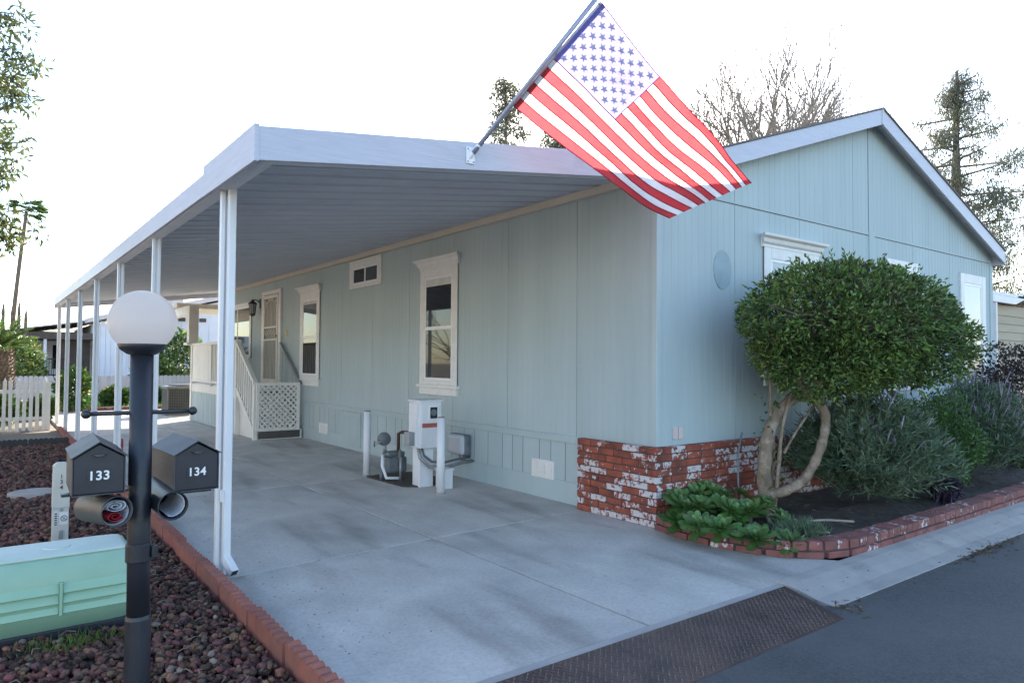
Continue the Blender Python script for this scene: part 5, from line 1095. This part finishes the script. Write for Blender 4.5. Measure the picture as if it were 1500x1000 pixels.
# ------------------------------------------------------------------ trees
def clump(g, c, r, n, L, W, droop=0, sd=0):
    P, d = blob(n, c, r, .1, 1, .1, sd); leaves(g, P, d * .6 + rng.normal(size=P.shape) * .6 + np.array([0, 0, -droop]), rng.uniform(L * .7, L * 1.2, n), W, .2)
lt_ = thing('broad_tree', 'leafy tree with drooping olive green branches at the left edge', 'tree', (-7.3, 10.2, 0))
limb('trunk', [(-7.3, 10.2, -.1), (-7.2, 10.1, 2), (-7.0, 9.9, 4), (-6.8, 9.7, 6.5), (-6.7, 9.6, 9)], .24, .10, 'trunk', .05, lt_)
g = G(); lg2 = G(); q = random.Random(12)
cl = [(-4.90, 9.11, 6.94), (-4.78, 8.96, 6.35), (-4.88, 9.11, 5.97), (-4.66, 8.93, 5.54), (-4.74, 8.99, 4.87), (-4.87, 9.15, 4.62), (-5.0, 9.05, 4.19), (-4.85, 9.16, 3.76), (-4.86, 9.12, 3.50), (-5.0, 9.25, 3.2), (-5.0, 9.2, 7.6), (-5.2, 9.5, 8.2)]
for k in range(44): 
    a = q.uniform(0, 6.28); r_ = q.uniform(.8, 2.3); z = q.uniform(3.2, 9.4); x_ = -7.0 + math.cos(a) * r_ 
    if x_ < -5.2: cl.append((x_, 9.9 + math.sin(a) * r_, z))
for i, c in enumerate(cl):
    c = Vector(c); b = Vector((-7.0, 9.9, max(1.8, c.z - 1.7 - .8 * q.random()))); mid = (b + c) / 2 + Vector((q.gauss(0, .1), q.gauss(0, .1), .25)); lg2.tube([b, mid, c, c + (c - mid) * .15 + Vector((0, 0, -.12))], [.05, .03, .012, .004], 5, False)
    for j in range(5):
        cc = c + Vector((q.gauss(0, .16), q.gauss(0, .16), q.gauss(-.03, .14))); clump(g, tuple(cc), (.2, .2, .16), 46, .14, .040, .35, i * 7 + j); lg2.tube([mid.lerp(c, q.uniform(.6, 1)), cc], [.008, .003], 3, False)
tag(g.obj('crown', M['euc'], lt_), kind='stuff'); tag(lg2.obj('branch', M['trunk'], lt_), kind='stuff')
# conifer at right
ct = thing('cedar_tree', 'tall open conifer with drooping needles behind the right roof slope', 'tree', (23.7, 6.3, 0))
limb('trunk', [(23.75, 6.35, 0), (23.75, 6.35, 5), (23.68, 6.28, 9), (23.62, 6.2, 12.4)], .32, .05, 'trunk', .05, ct)
g = G(); b_ = G(); q = random.Random(8)
for k in range(64):
    z = 3.4 + 8.7 * (k / 64) ** .95; az = k * 2.4 + q.uniform(-.6, .6); Lb = (.9 + 2.3 * (1 - (z - 3.4) / 8.9)) * q.choice([.45, .8, 1, 1.2]) * q.uniform(.8, 1.1)
    s0 = Vector((23.7, 6.28, z)); d = Vector((math.cos(az), math.sin(az), 0)); up_ = q.uniform(-.1, .45); pts = [s0, s0 + d * Lb * .4 + Vector((0, 0, up_ * .25 * Lb)), s0 + d * Lb * .75 + Vector((0, 0, up_ * .5 * Lb)), s0 + d * Lb + Vector((0, 0, up_ * Lb * .8 + .15))]
    b_.tube(pts, [.05, .036, .022, .008], 5, False)
    for j in range(max(6, int(Lb * 7))):
        t = q.uniform(.25, 1.05); i_ = min(2, int(t * 3)); c = pts[i_].lerp(pts[i_ + 1], min(1, t * 3 - i_)) + Vector((q.gauss(0, .2), q.gauss(0, .2), q.gauss(-.10, .2)))
        clump(g, tuple(c), (.28, .28, .26), 30, .24, .032, 1.1, k * 11 + j)
for j in range(14): clump(g, (23.62 + q.gauss(0, .22), 6.2 + q.gauss(0, .22), 12.3 - j * .11), (.26, .26, .22), 50, .22, .034, .5, 900 + j)
tag(g.obj('crown', M['cedar'], ct), kind='stuff'); tag(b_.obj('branch', M['trunk'], ct), kind='stuff')
# bare tree behind the ridge
bt = thing('bare_tree', 'leafless spreading tree with fine twigs behind the roof ridge', 'tree', (16.2, 9.6, 0))
limb('trunk', [(16.2, 9.6, 0), (16.2, 9.6, 2), (16.15, 9.55, 4.4)], .3, .22, 'trunk', .05, bt); g = G(); q = random.Random(21); tips = []
for k in range(13):
    a = k * 2.4 + q.uniform(-.2, .2); sp_ = .10 + .85 * (k / 12); grow((16.35, 9.55, 4.9), (math.cos(a) * sp_, math.sin(a) * sp_, 1), 3.25 * (1 - .12 * k / 12), .10, 4, q, g, tips, .42, .05, 5, (3, 5), .66, .66, 5, .05)
tag(g.obj('branches', M['bare'], bt), kind='stuff')
g = G(); c = np.array([tuple(p) for p, d in tips]); k = rng.integers(0, len(c), 260); leaves(g, c[k] + rng.normal(0, .1, (260, 3)), rng.normal(size=(260, 3)), .10, .05); tag(g.obj('dry_leaf', M['litter'], bt), kind='stuff')
def slim_tree(x, y, h, r, z0, label, seed):
    t = thing('slim_tree', label, 'tree', (x, y, 0)); q = random.Random(seed); limb('trunk', [(x, y, 0), (x + .1, y, h * .5), (x, y, h)], .22, .05, 'trunk', .04, t); g = G(); b_ = G()
    for k in range(26):
        z = z0 + (h - z0) * k / 25; az = k * 2.4; L_ = r * (1.05 - .75 * (k / 25)) * q.uniform(.6, 1.15); s0 = Vector((x, y, z)); e = s0 + Vector((math.cos(az), math.sin(az), .45)) * L_; b_.tube([s0, e], [.04, .015], 4, False)
        for j in range(3): clump(g, tuple(e + Vector((q.gauss(0, .18), q.gauss(0, .18), q.gauss(0, .15)))), (.42, .42, .34), 52, .26, .09, .3, seed * 50 + k * 3 + j)
    tag(g.obj('crown', M['cedar'], t), kind='stuff'); tag(b_.obj('branch', M['trunk'], t), kind='stuff')
slim_tree(18.45, 27.5, 17.3, 1.35, 11.5, 'slim tufted tree rising behind the carport roof beside the flag pole', 61)
slim_tree(20.9, 25.8, 15.0, 1.2, 10, 'second slim tree just showing above carport roof under the flag', 62)
# palms and stalks at left
fpm = thing('fan_palm', 'very tall thin fan palm leaning far behind the yard', 'palm tree', (-3.3, 69.4, 0))
limb('trunk', [(-3.35, 69.4, -.1), (-3.2, 69.3, 5), (-2.85, 69, 10), (-2.5, 68.5, 14.2)], .20, .13, 'palmtrunk', .03, fpm); g = G(); q = random.Random(4)
for k in range(26):
    d = Vector((q.gauss(0, 1), q.gauss(0, 1), q.gauss(.35, .55))).normalized(); c = Vector((-2.45, 68.4, 14.3)); e = c + d * .8; g.tube([c, e], [.03, .02], 4, False); x_ = d.cross(Vector((0, 0, 1))).normalized(); y_ = x_.cross(d)
    for j in range(11):
        a = -1.3 + 2.6 * j / 10; dd = (d * math.cos(a) + x_ * math.sin(a)).normalized(); leaves(g, np.array([tuple(e)]), np.array([tuple(dd + Vector((0, 0, -.25)))]), .9, .14)
tag(g.obj('frond', M['palmleaf'], fpm), kind='stuff')
cy = thing('date_palm', 'short stout palm with feathery fronds behind the picket fence', 'palm tree', (-4.62, 16.6, 0))
tk = G(); prof_ = []
for i in range(24): z = .02 + i * .075; prof_ += [(.19 + .09 * math.sin(i / 23 * 2.6) + .01, z), (.19 + .09 * math.sin(i / 23 * 2.6) - .01, z + .05)]
tk.lathe(prof_, (-4.72, 16.6, 0), 14)
for i in range(330):
    z = .05 + 1.7 * i / 330; a = i * 2.39996; r_ = .20 + .085 * math.sin(z / 1.75 * 2.7); c = Vector((-4.72 + r_ * math.cos(a), 16.6 + r_ * math.sin(a), z)); e = Vector((math.cos(a), math.sin(a), .9)).normalized(); x_ = Vector((-math.sin(a), math.cos(a), 0)); tk.add([c - x_ * .04, c + x_ * .04, c + Vector((0, 0, -.06)), c + e * .09], [(0, 1, 3), (1, 2, 3), (2, 0, 3)])
tk.obj('trunk', M['palmtrunk'], cy)
for k in range(22):
    a = k * 2.4; el = .25 + .95 * (k / 22); d = Vector((math.cos(a) * math.cos(el), math.sin(a) * math.cos(el), math.sin(el))); L_ = .95; pts = [Vector((-4.72, 16.6, 1.75)) + d * L_ * t + Vector((0, 0, -.45 * t * t * (1.2 - math.sin(el)))) for t in (0, .25, .5, .75, 1)]
    g = G().tube(pts, [.018, .014, .01, .008, .004], 4, False); x_ = d.cross(Vector((0, 0, 1))).normalized(); n = 44
    t = np.linspace(.12, 1, n); idx = np.minimum((t * 4).astype(int), 3); pa = np.array([tuple(p) for p in pts]); P = pa[idx] + (pa[idx + 1] - pa[idx]) * (t * 4 - idx)[:, None]; sg_ = np.where(np.arange(n) % 2, 1, -1)[:, None]
    leaves(g, P, np.array(x_)[None] * sg_ + np.array(d)[None] * .9 + np.array([[0, 0, .2]]), .30 * (1.15 - t * .7), .026, .2); g.obj('frond', M['palmleaf'], cy)
for i, (x, y, z) in enumerate(((-4.44, 32.7, 3.85), (-4.13, 32.5, 3.77), (-3.9, 32.3, 3.9), (-3.66, 32.16, 3.57))):
    tag(G().tube([(x, y, -.1), (x, y, z - .3), (x + .01, y, z)], [.10, .07, .03], 6).obj('dry_stalk', M['palmtrunk'], None), ['first of four brown bare stalks behind the palm counted from left', 'second brown bare stalk from the left behind the palm', 'tallest brown bare stalk beside thin leaning palm', 'shortest brown bare stalk at right of thin palm'][i], 'stalk', 'brown bare stalks behind the palm')
tb = thing('twiggy_tree', 'fine bare twigs of a leafless tree at the left edge', 'tree', (-6.3, 12.8, 0)); g = G(); tips = []; q = random.Random(33)
limb('trunk', [(-6.6, 13.0, -.1), (-6.6, 13.0, 1.4)], .12, .09, 'trunk', .05, tb)
for k in range(7): grow((-6.6, 13, 1.3), (.9 * math.cos(k) + .5, .5 * math.sin(k * 1.7), .9), 1.0, .035, 3, q, g, tips, .35, .02, 4, (2, 3), .7, .6, 4, .12)
tag(g.obj('branches', M['bare'], tb), kind='stuff')
